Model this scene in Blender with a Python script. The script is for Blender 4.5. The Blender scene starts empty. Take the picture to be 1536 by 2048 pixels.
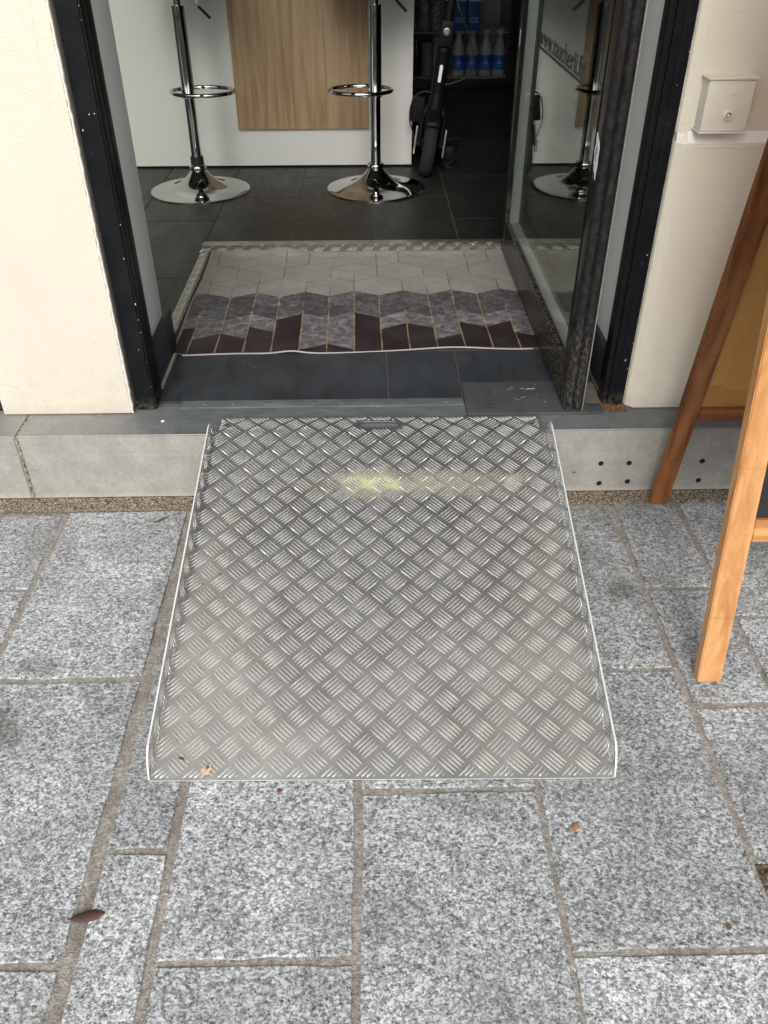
import bpy, bmesh, math, random
import numpy as np
from mathutils import Vector, Matrix, Euler
R = math.radians
random.seed(7)
sc = bpy.context.scene
COL = sc.collection

# ------------------------------------------------------------------ camera
cam_d = bpy.data.cameras.new('camera')
cam = bpy.data.objects.new('camera', cam_d); COL.objects.link(cam)
fw = Vector((0.01430664, 0.80147523, -0.59785682)); rt = Vector((0.99980635, -0.01954655, -0.00227848)); up = rt.cross(fw)
M = Matrix((rt, up, -fw)).transposed().to_4x4(); M.translation = Vector((0, -1.637, 1.167))
cam.matrix_world = M
cam_d.sensor_fit = 'HORIZONTAL'; cam_d.sensor_width = 36; cam_d.lens = 36 * 1661.1 / 1536
cam_d.clip_start = 0.02; cam_d.clip_end = 300
sc.camera = cam

# ------------------------------------------------------------------ world, sun, exposure
SUN_EL, SUN_AZ = 36, 184          # degrees; azimuth as a compass bearing with +Y as north
w = bpy.data.worlds.new('World'); sc.world = w; w.use_nodes = True
nt = w.node_tree; nt.nodes.clear()
wo = nt.nodes.new('ShaderNodeOutputWorld'); bg = nt.nodes.new('ShaderNodeBackground')
sky = nt.nodes.new('ShaderNodeTexSky'); sky.sky_type = 'NISHITA'; sky.sun_disc = False
sky.sun_elevation = R(SUN_EL); sky.sun_rotation = R(SUN_AZ); sky.air_density = 1.0; sky.dust_density = 3.0; sky.ozone_density = 1.0
hs = nt.nodes.new('ShaderNodeHueSaturation'); hs.inputs['Saturation'].default_value = 0.28
nt.links.new(sky.outputs[0], hs.inputs['Color']); nt.links.new(hs.outputs[0], bg.inputs[0]); nt.links.new(bg.outputs[0], wo.inputs[0])
bg.inputs[1].default_value = 0.125
sl = bpy.data.lights.new('sun', 'SUN'); sl.energy = 1.5; sl.angle = R(30); sl.color = (1, 0.965, 0.92)
so = bpy.data.objects.new('sun', sl); COL.objects.link(so)
az, el = R(SUN_AZ), R(SUN_EL)
sd = Vector((math.sin(az) * math.cos(el), math.cos(az) * math.cos(el), math.sin(el)))
so.rotation_euler = sd.to_track_quat('Z', 'Y').to_euler(); so.location = (0, -4, 8)
sc.view_settings.view_transform = 'Standard'; sc.view_settings.look = 'None'
sc.view_settings.exposure = 0.57; sc.view_settings.gamma = 1.0; sc.view_settings.use_curve_mapping = False
try:
    sc.cycles.max_bounces = 10; sc.cycles.diffuse_bounces = 5; sc.cycles.transparent_max_bounces = 12
except Exception: pass

# ------------------------------------------------------------------ materials
class NM:
    """small node helper"""
    def __init__(s, name):
        s.m = bpy.data.materials.new(name); s.m.use_nodes = True
        s.t = s.m.node_tree; s.t.nodes.clear()
        s.out = s.n('ShaderNodeOutputMaterial'); s.b = s.n('ShaderNodeBsdfPrincipled')
        s.l(s.b.outputs[0], s.out.inputs[0])
        s.tc = s.n('ShaderNodeTexCoord'); s._rnd = None
    def n(s, t): return s.t.nodes.new(t)
    def l(s, a, b): s.t.links.new(a, b)
    def set(s, **k):
        for a, v in k.items():
            nm = {'color': 'Base Color', 'rough': 'Roughness', 'metal': 'Metallic', 'trans': 'Transmission Weight', 'ior': 'IOR', 'spec': 'Specular IOR Level', 'alpha': 'Alpha', 'coat': 'Coat Weight'}[a]
            i = s.b.inputs[nm]
            if hasattr(v, 'is_linked') or isinstance(v, bpy.types.NodeSocket): s.l(v, i)
            elif isinstance(v, tuple) and len(v) == 3: i.default_value = (*v, 1)
            else: i.default_value = v
        return s
    def co(s, scale=(1, 1, 1), rnd=0.0, rot=(0, 0, 0)):
        mp = s.n('ShaderNodeMapping'); s.l(s.tc.outputs['Object'], mp.inputs[0])
        mp.inputs['Scale'].default_value = scale; mp.inputs['Rotation'].default_value = rot
        if rnd:
            oi = s.n('ShaderNodeObjectInfo'); mm = s.n('ShaderNodeMath'); mm.operation = 'MULTIPLY'; mm.inputs[1].default_value = rnd
            s.l(oi.outputs['Random'], mm.inputs[0]); cx = s.n('ShaderNodeCombineXYZ')
            for i in range(3): s.l(mm.outputs[0], cx.inputs[i])
            s.l(cx.outputs[0], mp.inputs['Location'])
        return mp.outputs[0]
    def noise(s, scale, detail=4, co=None, rough=0.55, dist=0.0):
        x = s.n('ShaderNodeTexNoise'); x.inputs['Scale'].default_value = scale; x.inputs['Detail'].default_value = detail
        x.inputs['Roughness'].default_value = rough; x.inputs['Distortion'].default_value = dist
        s.l(co if co else s.tc.outputs['Object'], x.inputs['Vector']); return x.outputs[0]
    def vor(s, scale, co=None, out='Color', feat='F1'):
        x = s.n('ShaderNodeTexVoronoi'); x.feature = feat; x.inputs['Scale'].default_value = scale
        s.l(co if co else s.tc.outputs['Object'], x.inputs['Vector']); return x.outputs[out]
    def ramp(s, fac, stops, interp='LINEAR'):
        r = s.n('ShaderNodeValToRGB'); s.l(fac, r.inputs[0]); cr = r.color_ramp; cr.interpolation = interp
        while len(cr.elements) < len(stops): cr.elements.new(0.5)
        for e, (p, c) in zip(cr.elements, stops):
            e.position = p; e.color = (c, c, c, 1) if not isinstance(c, tuple) else (*c, 1)
        return r.outputs[0]
    def mix(s, fac, a, b, mode='MIX'):
        x = s.n('ShaderNodeMix'); x.data_type = 'RGBA'; x.blend_type = mode
        for v, i in ((fac, x.inputs['Factor']), (a, x.inputs['A']), (b, x.inputs['B'])):
            if v is x: pass
        F = [i for i in x.inputs if i.name == 'Factor' and i.type == 'VALUE'][0]
        A = [i for i in x.inputs if i.name == 'A' and i.type == 'RGBA'][0]; B = [i for i in x.inputs if i.name == 'B' and i.type == 'RGBA'][0]
        for v, i in ((fac, F), (a, A), (b, B)):
            if isinstance(v, bpy.types.NodeSocket): s.l(v, i)
            elif isinstance(v, tuple): i.default_value = (*v, 1)
            elif i is F: i.default_value = v
            else: i.default_value = (v, v, v, 1)
        return [o for o in x.outputs if o.type == 'RGBA'][0]
    def math(s, op, a, b=None, c=None, clamp=False):
        x = s.n('ShaderNodeMath'); x.operation = op; x.use_clamp = clamp
        for v, i in ((a, 0), (b, 1), (c, 2)):
            if v is None: continue
            if isinstance(v, bpy.types.NodeSocket): s.l(v, x.inputs[i])
            else: x.inputs[i].default_value = v
        return x.outputs[0]
    def sep(s, co=None):
        x = s.n('ShaderNodeSeparateXYZ'); s.l(co if co else s.tc.outputs['Object'], x.inputs[0]); return x.outputs
    def bump(s, h, strength=0.3, dist=0.002):
        x = s.n('ShaderNodeBump'); x.inputs['Strength'].default_value = strength; x.inputs['Distance'].default_value = dist
        s.l(h, x.inputs['Height']); s.l(x.outputs[0], s.b.inputs['Normal']); return s

def simple(name, color, rough=0.5, metal=0.0, nscale=20, var=0.15, bump=0.0, bscale=200, spec=0.5, bdist=0.001):
    s = NM(name); c = color
    n = s.noise(nscale, 5)
    s.set(color=s.mix(n, tuple(v * (1 - var) for v in c), tuple(min(1, v * (1 + var)) for v in c)), metal=metal, spec=spec)
    s.set(rough=s.math('MULTIPLY_ADD', s.noise(nscale * 2.3, 4), 0.25, rough - 0.12, clamp=True))
    if bump: s.bump(s.noise(bscale, 4), bump, bdist)
    return s.m

# granite paving
def granite():
    s = NM('granite')
    co = s.co((1, 1, 1), 37.0, rot=(0, 0, 0.5))
    co2 = s.co((1, 1.3, 1), 21.0, rot=(0, 0, 0.65))
    wob = s.n('ShaderNodeTexNoise'); wob.inputs['Scale'].default_value = 260; wob.inputs['Detail'].default_value = 2; s.l(co2, wob.inputs['Vector'])
    vm = s.n('ShaderNodeVectorMath'); vm.operation = 'MULTIPLY_ADD'; vm.inputs[1].default_value = (0.009, 0.009, 0.009); s.l(wob.outputs['Color'], vm.inputs[0]); s.l(co2, vm.inputs[2])
    vc = s.sep(s.vor(310, vm.outputs[0], 'Color'))[0]
    vb = s.sep(s.vor(190, vm.outputs[0], 'Color'))[1]
    a = s.noise(110, 3, co2, 0.75, 0.4)
    b = s.noise(330, 2, co, 0.8)
    val = s.math('ADD', s.math('MULTIPLY', vc, 0.48), s.math('MULTIPLY', vb, 0.30))
    val = s.math('ADD', val, s.math('MULTIPLY_ADD', a, 0.8, -0.29))
    c = s.ramp(val, [(0.18, 0.04), (0.31, 0.145), (0.44, 0.29), (0.57, 0.47), (0.74, 0.84)])
    c = s.mix(0.22, c, s.ramp(b, [(0.38, 0.06), (0.5, 0.35), (0.62, 0.85)]))
    tone = s.ramp(s.noise(9, 4, co), [(0.3, 0.72), (0.7, 1.1)])
    c = s.mix(1.0, c, tone, 'MULTIPLY')
    oi = s.n('ShaderNodeObjectInfo'); rr = s.ramp(oi.outputs['Random'], [(0, 0.78), (1, 1.10)])
    c = s.mix(1.0, c, rr, 'MULTIPLY')
    c = s.mix(1.0, c, (0.96, 1.0, 1.03), 'MULTIPLY')
    # dirt
    d = s.ramp(s.noise(3.2, 6, None, 0.65), [(0.48, 0.0), (0.72, 0.6)])
    y = s.sep()[1]
    near = s.ramp(s.math('MULTIPLY_ADD', y, 1.0, 1.0), [(0.55, 0.0), (1.0, 0.42)])
    d = s.math('ADD', d, near, clamp=True)
    c = s.mix(s.math('MULTIPLY', d, 0.62), c, (0.15, 0.145, 0.125))
    st = s.ramp(s.noise(1.3, 5, s.co((1, 1, 1), 0), 0.7), [(0.57, 0.0), (0.68, 0.85)])
    c = s.mix(st, c, s.mix(0.65, c, (0.045, 0.042, 0.032)))
    X_, Y_, Z_ = s.sep()
    def blot(cx, cy, rx, ry, k):
        dx = s.math('DIVIDE', s.math('SUBTRACT', X_, cx), rx); dy = s.math('DIVIDE', s.math('SUBTRACT', Y_, cy), ry)
        d_ = s.math('SQRT', s.math('ADD', s.math('MULTIPLY', dx, dx), s.math('MULTIPLY', dy, dy)))
        d_ = s.math('ADD', d_, s.math('MULTIPLY', s.math('SUBTRACT', s.noise(16, 5, None, 0.7), 0.5), 2.2))
        return s.ramp(d_, [(0.35, k), (1.05, 0.0)])
    bl = s.math('MAXIMUM', blot(-0.68, -0.685, 0.10, 0.085, 0.85), blot(-0.63, -0.545, 0.06, 0.03, 0.65))
    bl = s.math('MAXIMUM', bl, s.math('MAXIMUM', blot(0.52, -0.36, 0.05, 0.04, 0.55), blot(0.15, -0.86, 0.12, 0.03, 0.35)))
    bl = s.math('MAXIMUM', bl, blot(-0.42, -0.35, 0.05, 0.35, 0.45))  # dark band paints in the shade beside the ramp's left edge
    bl = s.math('MAXIMUM', bl, s.ramp(s.noise(34, 3), [(0.70, 0.0), (0.74, 0.45)]))
    c = s.mix(bl, c, s.mix(0.62, c, (0.05, 0.046, 0.034)))
    s.set(color=c, rough=0.72, spec=0.35)
    s.bump(s.mix(0.5, a, b), 0.55, 0.0016)
    return s.m
MG = granite()

def mortar():
    s = NM('mortar')
    n = s.noise(520, 3); n2 = s.noise(14, 5); n3 = s.noise(150, 4)
    c = s.ramp(n3, [(0.3, (0.21, 0.192, 0.172)), (0.5, (0.33, 0.308, 0.28)), (0.7, (0.47, 0.445, 0.41))])
    c = s.mix(s.ramp(n, [(0.32, 0.75), (0.42, 0.0)]), c, (0.07, 0.055, 0.04))
    c = s.mix(s.ramp(n, [(0.64, 0.0), (0.72, 0.8)]), c, (0.5, 0.47, 0.42))
    c = s.mix(s.ramp(n2, [(0.45, 0.0), (0.7, 0.6)]), c, (0.16, 0.135, 0.10))
    y = s.sep()[1]
    wall = s.ramp(s.math('ADD', y, 1.0), [(0.93, 0.0), (0.955, 1.0)])
    wc = s.ramp(s.noise(230, 4), [(0.38, (0.05, 0.035, 0.022)), (0.47, (0.19, 0.155, 0.11)), (0.58, (0.36, 0.31, 0.24)), (0.7, (0.55, 0.49, 0.38))])
    c = s.mix(wall, c, wc)
    s.set(color=c, rough=0.95, spec=0.1).bump(s.noise(300, 4), 0.9, 0.004)
    return s.m
MM = mortar()

def render_wall():
    s = NM('cream_paint')
    n = s.noise(3, 5)
    c = s.ramp(n, [(0.3, (0.655, 0.61, 0.505)), (0.7, (0.70, 0.655, 0.55))])
    sp = s.ramp(s.noise(85, 2), [(0.245, 1.0), (0.265, 0.0)])
    c = s.mix(s.math('MULTIPLY', sp, 0.5), c, (0.3, 0.24, 0.16))
    z = s.sep()[2]
    low = s.ramp(z, [(0.185, 0.5), (0.215, 0.0)])
    c = s.mix(s.math('MULTIPLY', low, s.noise(50, 4)), c, (0.42, 0.37, 0.28))
    ck = s.n('ShaderNodeTexVoronoi'); ck.feature = 'DISTANCE_TO_EDGE'; ck.inputs['Scale'].default_value = 2.3
    cw = s.n('ShaderNodeVectorMath'); cw.operation = 'MULTIPLY_ADD'; cw.inputs[1].default_value = (0.12, 0.12, 0.12); nn = s.n('ShaderNodeTexNoise'); nn.inputs['Scale'].default_value = 9; nn.inputs['Detail'].default_value = 4
    s.l(s.tc.outputs['Object'], nn.inputs['Vector']); s.l(nn.outputs['Color'], cw.inputs[0]); s.l(s.tc.outputs['Object'], cw.inputs[2]); s.l(cw.outputs[0], ck.inputs['Vector'])
    crk = s.math('MULTIPLY', s.ramp(ck.outputs['Distance'], [(0.0, 0.28), (0.003, 0.0)]), s.ramp(s.noise(3.1, 2), [(0.5, 0.0), (0.6, 1.0)]))
    c = s.mix(crk, c, (0.36, 0.31, 0.23))
    spl = s.math('MULTIPLY', s.ramp(z, [(0.18, 0.55), (0.42, 0.0)]), s.ramp(s.noise(24, 6, None, 0.7), [(0.48, 0.0), (0.7, 0.6)]))
    c = s.mix(spl, c, (0.46, 0.41, 0.31))
    s.set(color=c, rough=0.62, spec=0.35)
    h = s.mix(0.35, s.noise(150, 3, s.co((1, 1, 1.6))), s.noise(26, 3))
    s.bump(h, 0.5, 0.0035)
    return s.m
MW = render_wall()
MWEDGE = simple('white_edge_paint', (0.72, 0.70, 0.64), 0.6, bump=0.5, bscale=120, bdist=0.003)
def reveal_paint():
    s = NM('white_reveal_paint')
    c = s.ramp(s.noise(5, 5), [(0.3, (0.85, 0.855, 0.83)), (0.7, (0.89, 0.89, 0.87))])
    sp = s.ramp(s.noise(70, 2), [(0.27, 1.0), (0.29, 0.0)])
    c = s.mix(s.math('MULTIPLY', sp, 0.35), c, (0.35, 0.34, 0.32))
    s.set(color=c, rough=0.5); s.bump(s.noise(90, 4), 0.25, 0.002); return s.m
MREV = reveal_paint()

def black_paint(name='black_frame_paint', base=(0.0075, 0.0085, 0.010), wear=0.705, rg=None, grooves=False):
    s = NM(name)
    n = s.noise(160, 4, s.co((1, 1, 0.5), 5.0), 0.6)
    f = s.ramp(n, [(wear, 0.0), (wear + 0.04, 1.0)])
    big = s.ramp(s.noise(7, 4), [(0.45, 0.15), (0.65, 1.0)])
    f = s.math('MULTIPLY', f, big)
    dust = s.ramp(s.noise(20, 6), [(0.45, 0.0), (0.8, 0.3)])
    c = s.mix(dust, base, tuple(v * 2.5 + 0.006 for v in base))
    c = s.mix(f, c, (0.34, 0.32, 0.28))
    z = s.sep()[2]
    low = s.math('MULTIPLY', s.ramp(z, [(0.18, 0.55), (0.215, 0.0)]), s.ramp(s.noise(90, 4), [(0.4, 0.0), (0.6, 1.0)]))
    c = s.mix(low, c, (0.12, 0.10, 0.075))
    s.set(color=c, rough=rg if rg else s.ramp(n, [(0.3, 0.34), (0.7, 0.5)]), spec=0.13)
    if not rg: s.bump(s.noise(220, 3), 0.06, 0.0006)
    return s.m
MBLK = black_paint()
MDOOR = black_paint('door_black_paint', (0.010, 0.0095, 0.009), 0.70, 0.22)

def concrete_step():
    s = NM('grey_step_stone')
    co = s.co((1, 1, 1))
    n = s.noise(16, 7, co, 0.68)
    c = s.ramp(n, [(0.3, (0.25, 0.245, 0.215)), (0.5, (0.31, 0.30, 0.265)), (0.7, (0.375, 0.365, 0.325))])
    n2 = s.noise(95, 4, co)
    c = s.mix(0.12, c, s.ramp(n2, [(0.3, 0.18), (0.7, 0.62)]))
    x, y, z = s.sep()
    wh = s.ramp(s.noise(150, 3), [(0.665, 0.0), (0.70, 1.0)])
    lf = s.ramp(s.math('MULTIPLY_ADD', x, -0.8, 0.4), [(0.45, 0.1), (1.0, 0.9)])
    c = s.mix(s.math('MULTIPLY', wh, lf), c, (0.66, 0.65, 0.6))
    dk = s.ramp(s.noise(48, 2, s.co((1, 1, 2.2), 0, (0, 0.4, 0))), [(0.25, 1.0), (0.275, 0.0)])
    c = s.mix(dk, c, (0.07, 0.06, 0.05))
    # scratches
    wv = s.ramp(s.noise(70, 3, s.co((0.25, 1, 3.5), 0, (0, 0.25, 0))), [(0.70, 0.0), (0.74, 0.5)])
    c = s.mix(wv, c, (0.6, 0.59, 0.55))
    # worn grey-blue top, darker where feet pass
    geo = s.n('ShaderNodeNewGeometry'); nz = s.sep(geo.outputs['Normal'])[2]
    top = s.ramp(nz, [(0.6, 0.0), (0.9, 1.0)])
    tcol = s.mix(0.5, (0.125, 0.132, 0.135), s.ramp(s.noise(34, 6), [(0.3, (0.085, 0.09, 0.094)), (0.7, (0.19, 0.197, 0.2))]))
    c = s.mix(s.math('MULTIPLY', top, s.ramp(s.math('ADD', x, 1.0), [(0.30, 0.35), (0.50, 0.97)])), c, tcol)
    bot = s.ramp(s.math('ADD', z, s.math('MULTIPLY', s.noise(22, 4), 0.02)), [(0.012, 0.6), (0.028, 0.0)])
    c = s.mix(bot, c, (0.5, 0.48, 0.42))
    s.set(color=c, rough=0.55, spec=0.4); s.bump(s.noise(70, 5), 0.3, 0.0015)
    return s.m
MSTEP = concrete_step()

def tile_mat(name, lo, hi, rough=0.42):
    s = NM(name)
    co = s.co((1, 0.35, 1), 13.0)
    n = s.noise(22, 7, co, 0.65, 0.6)
    c = s.ramp(n, [(0.3, lo), (0.7, hi)])
    sp = s.ramp(s.noise(60, 2, s.co((1, 1, 1), 3)), [(0.73, 0.0), (0.75, 0.5)])
    c = s.mix(sp, c, (0.2, 0.2, 0.19))
    du = s.ramp(s.noise(5, 6), [(0.4, 0.0), (0.8, 0.25)])
    c = s.mix(du, c, tuple(v * 2.2 + 0.01 for v in hi))
    s.set(color=c, rough=s.ramp(n, [(0.3, rough - 0.08), (0.7, rough + 0.1)]), spec=0.35); s.bump(n, 0.12, 0.0015)
    return s.m
MTILE = tile_mat('anthracite_tile', (0.011, 0.011, 0.010), (0.021, 0.021, 0.019))
MTILE2 = tile_mat('threshold_slate_tile', (0.020, 0.023, 0.027), (0.038, 0.043, 0.049), 0.5)
MGROUT = simple('tile_grout', (0.12, 0.115, 0.09), 0.9, nscale=60, var=0.3)

def plate_metal(name, base, rough, stain=False, mt=0.9):
    s = NM(name)
    co = s.co((1, 1, 1))
    n = s.noise(9, 6, co, 0.6)
    c = s.mix(n, tuple(v * 0.80 for v in base), base)
    dust = s.ramp(s.noise(30, 6), [(0.45, 0.0), (0.75, 0.55)])
    c = s.mix(dust, c, tuple(v * 0.72 for v in base))
    if stain:
        big = s.ramp(s.noise(3.6, 5, None, 0.6, 0.8), [(0.36, 0.66), (0.66, 1.12)])
        c = s.mix(1.0, c, big, 'MULTIPLY')
        scr = s.ramp(s.noise(120, 3, s.co((0.12, 1.2, 1), 0, (0, 0, 0.5))), [(0.70, 0.0), (0.74, 0.5)])
        c = s.mix(scr, c, (0.8, 0.8, 0.8))
    m = mt; rg = s.ramp(s.noise(25, 5), [(0.3, rough - 0.07), (0.7, rough + 0.1)])
    if stain:
        x, y, z = s.sep()
        # yellow paint scuffed across the plate: thick in the middle, thin trail to the right
        def blob(cx, cy, rx, ry, lo, hi):
            dx = s.math('DIVIDE', s.math('SUBTRACT', x, cx), rx); dy = s.math('DIVIDE', s.math('SUBTRACT', y, cy), ry)
            d = s.math('SQRT', s.math('ADD', s.math('MULTIPLY', dx, dx), s.math('MULTIPLY', dy, dy)))
            d = s.math('ADD', d, s.math('MULTIPLY', s.math('SUBTRACT', s.noise(26, 3), 0.5), 1.0)); d = s.math('ADD', d, s.math('MULTIPLY', s.math('SUBTRACT', s.noise(230, 3, None, 0.7), 0.5), 0.9))
            return s.ramp(d, [(0.15, hi), (1.15, 0.0)])
        f = s.math('MAXIMUM', blob(-0.015, 0.642, 0.13, 0.055, 0, 0.95), blob(0.09, 0.64, 0.32, 0.050, 0, 0.5))
        f = s.math('MAXIMUM', f, blob(0.285, 0.648, 0.03, 0.03, 0, 0.75))
        c = s.mix(f, c, (0.64, 0.635, 0.36)); m = s.math('MULTIPLY_ADD', f, -0.65, mt)
        sc2 = s.ramp(s.noise(4.5, 5, None, 0.7), [(0.55, 0.0), (0.75, 0.35)])
        c = s.mix(sc2, c, (0.25, 0.225, 0.19))
    s.set(color=c, rough=rg, metal=m)
    s.bump(s.noise(400, 3), 0.10, 0.0006)
    return s.m
MPLATE = plate_metal('aluminium_plate', (0.60, 0.598, 0.582), 0.36, True, 0.85)
MBAR = plate_metal('aluminium_tread', (0.91, 0.905, 0.88), 0.24, False, 0.78)
MEDGE = simple('cut_aluminium_edge', (0.78, 0.79, 0.79), 0.45, 0.3, 90, 0.15, 0.3, 300)
MALU2 = simple('matwell_aluminium', (0.38, 0.36, 0.315), 0.3, 0.8, 30, 0.25, 0.2, 200)
MZINC = None
def zinc():
    s = NM('worn_zinc')
    n = s.noise(20, 7, s.co((0.5, 1.6, 1)), 0.7)
    c = s.ramp(n, [(0.3, (0.115, 0.125, 0.13)), (0.55, (0.175, 0.19, 0.197)), (0.75, (0.27, 0.285, 0.29))])
    x, y, z = s.sep()
    dirt = s.math('MULTIPLY', s.ramp(s.noise(38, 6, None, 0.7), [(0.35, 0.1), (0.6, 1.0)]), s.ramp(y, [(0.085, 0.0), (0.12, 0.85)]))
    c = s.mix(dirt, c, (0.10, 0.085, 0.065))
    s.set(color=c, rough=0.5, metal=0.35); s.bump(n, 0.2, 0.002); return s.m
MZINC = zinc()
MCHROME = NM('chrome').set(color=(0.50, 0.505, 0.50), rough=0.05, metal=1.0).m
MRUB = simple('black_rubber', (0.012, 0.012, 0.012), 0.6)
MSCOOT = simple('matt_black_metal', (0.006, 0.006, 0.006), 0.5, spec=0.15)
MTYRE = simple('dusty_tyre', (0.011, 0.0105, 0.0095), 0.85, var=0.3, bump=0.5, bscale=260)
MWHITEC = simple('white_laminate', (0.66, 0.66, 0.62), 0.35, nscale=3, var=0.04)
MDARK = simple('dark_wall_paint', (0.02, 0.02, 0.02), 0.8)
MROOM = simple('grey_room_paint', (0.30, 0.295, 0.28), 0.8)
MCEIL = simple('ceiling_paint', (0.32, 0.32, 0.31), 0.9)
MBLACKGLOSS = simple('black_cabinet', (0.008, 0.008, 0.008), 0.3)
MGREYSIL = simple('grey_metal_accent', (0.28, 0.28, 0.26), 0.35, 0.7)
MREFL = simple('white_reflector', (0.85, 0.86, 0.84), 0.35, var=0.03)
MORANGE = simple('orange_plastic', (0.75, 0.16, 0.03), 0.4)
MRED = simple('red_plastic', (0.35, 0.02, 0.015), 0.4)
MSCREW = simple('screw_steel', (0.35, 0.33, 0.29), 0.4, 0.8)
MHOLE = simple('hole_shade_black', (0.006, 0.006, 0.006), 0.95)  # black stands in for the shade inside holes
MBEAD = simple('pale_glazing_rebate', (0.78, 0.80, 0.76), 0.55, nscale=8, var=0.08)
MVINYL = simple('dark_vinyl_lettering', (0.04, 0.04, 0.038), 0.6)
MSTICK = simple('torn_white_sticker', (0.80, 0.80, 0.80), 0.6, nscale=60, var=0.12)
MFUR = None
def fur():
    s = NM('grey_pile')
    n = s.noise(70, 6, s.co((1, 1, 0.7)), 0.75)
    c = s.ramp(n, [(0.32, (0.012, 0.012, 0.012)), (0.52, (0.024, 0.023, 0.023)), (0.72, (0.045, 0.043, 0.043))])
    c = s.mix(s.ramp(s.noise(260, 2), [(0.75, 0.0), (0.79, 0.4)]), c, (0.35, 0.33, 0.30))
    z = s.sep()[2]
    low = s.math('MULTIPLY', s.ramp(z, [(0.19, 0.3), (0.26, 0.0)]), s.ramp(s.noise(110, 5, s.co((1.5, 1.5, 0.8))), [(0.45, 0.0), (0.65, 0.8)]))
    c = s.mix(low, c, (0.24, 0.225, 0.20))
    s.set(color=c, rough=1.0, spec=0.02); s.bump(n, 0.7, 0.003); return s.m
MFUR = fur()
def glass(name, tint=(0.9, 0.93, 0.9)):
    s = NM(name); s.t.nodes.remove(s.b)
    fr = s.n('ShaderNodeFresnel'); ge = s.n('ShaderNodeNewGeometry'); s.l(s.math('MULTIPLY_ADD', ge.outputs['Backfacing'], 1 / 1.52 - 1.52, 1.52), fr.inputs[0])
    tr = s.n('ShaderNodeBsdfTransparent'); tr.inputs[0].default_value = (*tint, 1)
    gl = s.n('ShaderNodeBsdfGlossy'); gl.inputs['Roughness'].default_value = 0.0; gl.inputs[0].default_value = (0.95, 0.97, 0.94, 1)
    mx = s.n('ShaderNodeMixShader'); s.l(fr.outputs[0], mx.inputs[0]); s.l(tr.outputs[0], mx.inputs[1]); s.l(gl.outputs[0], mx.inputs[2]); s.l(mx.outputs[0], s.out.inputs[0])
    return s.m
MGLASS = glass('window_glass')
def wood(name, lo, mid, hi, axis='Z', scale=1.0, rough=0.5):
    s = NM(name)
    sc_ = {'Z': (9, 9, 0.55), 'X': (0.55, 9, 9)}[axis]
    co = s.co(tuple(v * scale for v in sc_), 11.0)
    n = s.noise(2.6, 6, co, 0.6, 1.4)
    wv = s.n('ShaderNodeTexWave'); wv.wave_type = 'BANDS'; wv.bands_direction = 'X' if axis == 'Z' else 'Z'
    wv.inputs['Scale'].default_value = 0.55; wv.inputs['Distortion'].default_value = 11; wv.inputs['Detail'].default_value = 3; wv.inputs['Detail Scale'].default_value = 0.7
    s.l(co, wv.inputs['Vector'])
    f = s.mix(0.05 if name == 'oak_laminate' else 0.22, n, wv.outputs['Fac'])
    f = s.mix(0.3, f, s.noise(1.1, 3, co, 0.5, 2.2))
    c = s.ramp(f, [(0.36, lo), (0.48, mid), (0.60, hi)])
    if name.startswith(('varn', 'dark_st')):
        kd = s.vor(1.0, s.co((7, 7, 3.2), 5.0), 'Distance')
        c = s.mix(s.ramp(kd, [(0.05, 0.8), (0.16, 0.35), (0.24, 0.0)]), c, tuple(v * 0.55 for v in lo))
        zz = s.sep()[2] if axis == 'Z' else s.sep()[0]
        fr = s.math('FRACT', s.math('MULTIPLY', zz, 3.55))
        jl_ = s.ramp(s.math('ABSOLUTE', s.math('SUBTRACT', fr, 0.5)), [(0.0, 1.0), (0.012, 0.0)])
        comb = s.ramp(s.math('FRACT', s.math('MULTIPLY', s.sep()[0] if axis == 'Z' else s.sep()[2], 210)), [(0.3, 0.0), (0.5, 0.4)])
        c = s.mix(s.math('MULTIPLY', jl_, comb), c, tuple(v * 0.5 for v in lo))
    fine = s.noise(30, 4, co, 0.7)
    c = s.mix(s.ramp(fine, [(0.55, 0.0), (0.75, 0.45)]), c, tuple(v * 0.6 for v in lo))
    s.set(color=c, rough=rough, spec=0.4); s.bump(fine, 0.15, 0.0006); return s.m
MOAK = wood('oak_laminate', (0.235, 0.152, 0.08), (0.32, 0.218, 0.122), (0.385, 0.28, 0.168), 'Z', 1.1, 0.5)
MPINE = wood('varnished_pine', (0.42, 0.19, 0.065), (0.55, 0.275, 0.105), (0.63, 0.345, 0.15), 'Z', 1.6, 0.38)
MPINEX = wood('varnished_pine_rail', (0.42, 0.19, 0.065), (0.55, 0.275, 0.105), (0.63, 0.345, 0.15), 'X', 1.6, 0.38)
MPINED = wood('dark_stock_pine', (0.13, 0.042, 0.012), (0.215, 0.075, 0.020), (0.29, 0.112, 0.034), 'Z', 1.6, 0.4)  # darker, redder copy of the pine for the back legs
MPINEDX = wood('dark_stock_pine_rail', (0.15, 0.040, 0.010), (0.24, 0.07, 0.016), (0.32, 0.105, 0.026), 'X', 1.6, 0.4)  # matching darker tone for the back rail
def hardboard():
    s = NM('hardboard'); n = s.noise(7, 5)
    c = s.ramp(n, [(0.3, (0.52, 0.25, 0.055)), (0.7, (0.60, 0.31, 0.08))])
    c = s.mix(s.ramp(s.noise(330, 3), [(0.3, 0.4), (0.5, 0.0)]), c, (0.17, 0.085, 0.015))
    z = s.sep()[2]
    e = s.math('ADD', z, s.math('MULTIPLY', s.noise(17, 5), -0.075))
    ln = s.ramp(e, [(0.292, 0.5), (0.298, 0.5), (0.300, 0.95), (0.303, 0.0)])
    c = s.mix(ln, c, s.mix(0.5, c, (0.19, 0.095, 0.015)))
    s.set(color=c, rough=0.7).bump(s.noise(300, 3), 0.2, 0.001); return s.m
MHARD = hardboard()
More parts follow.
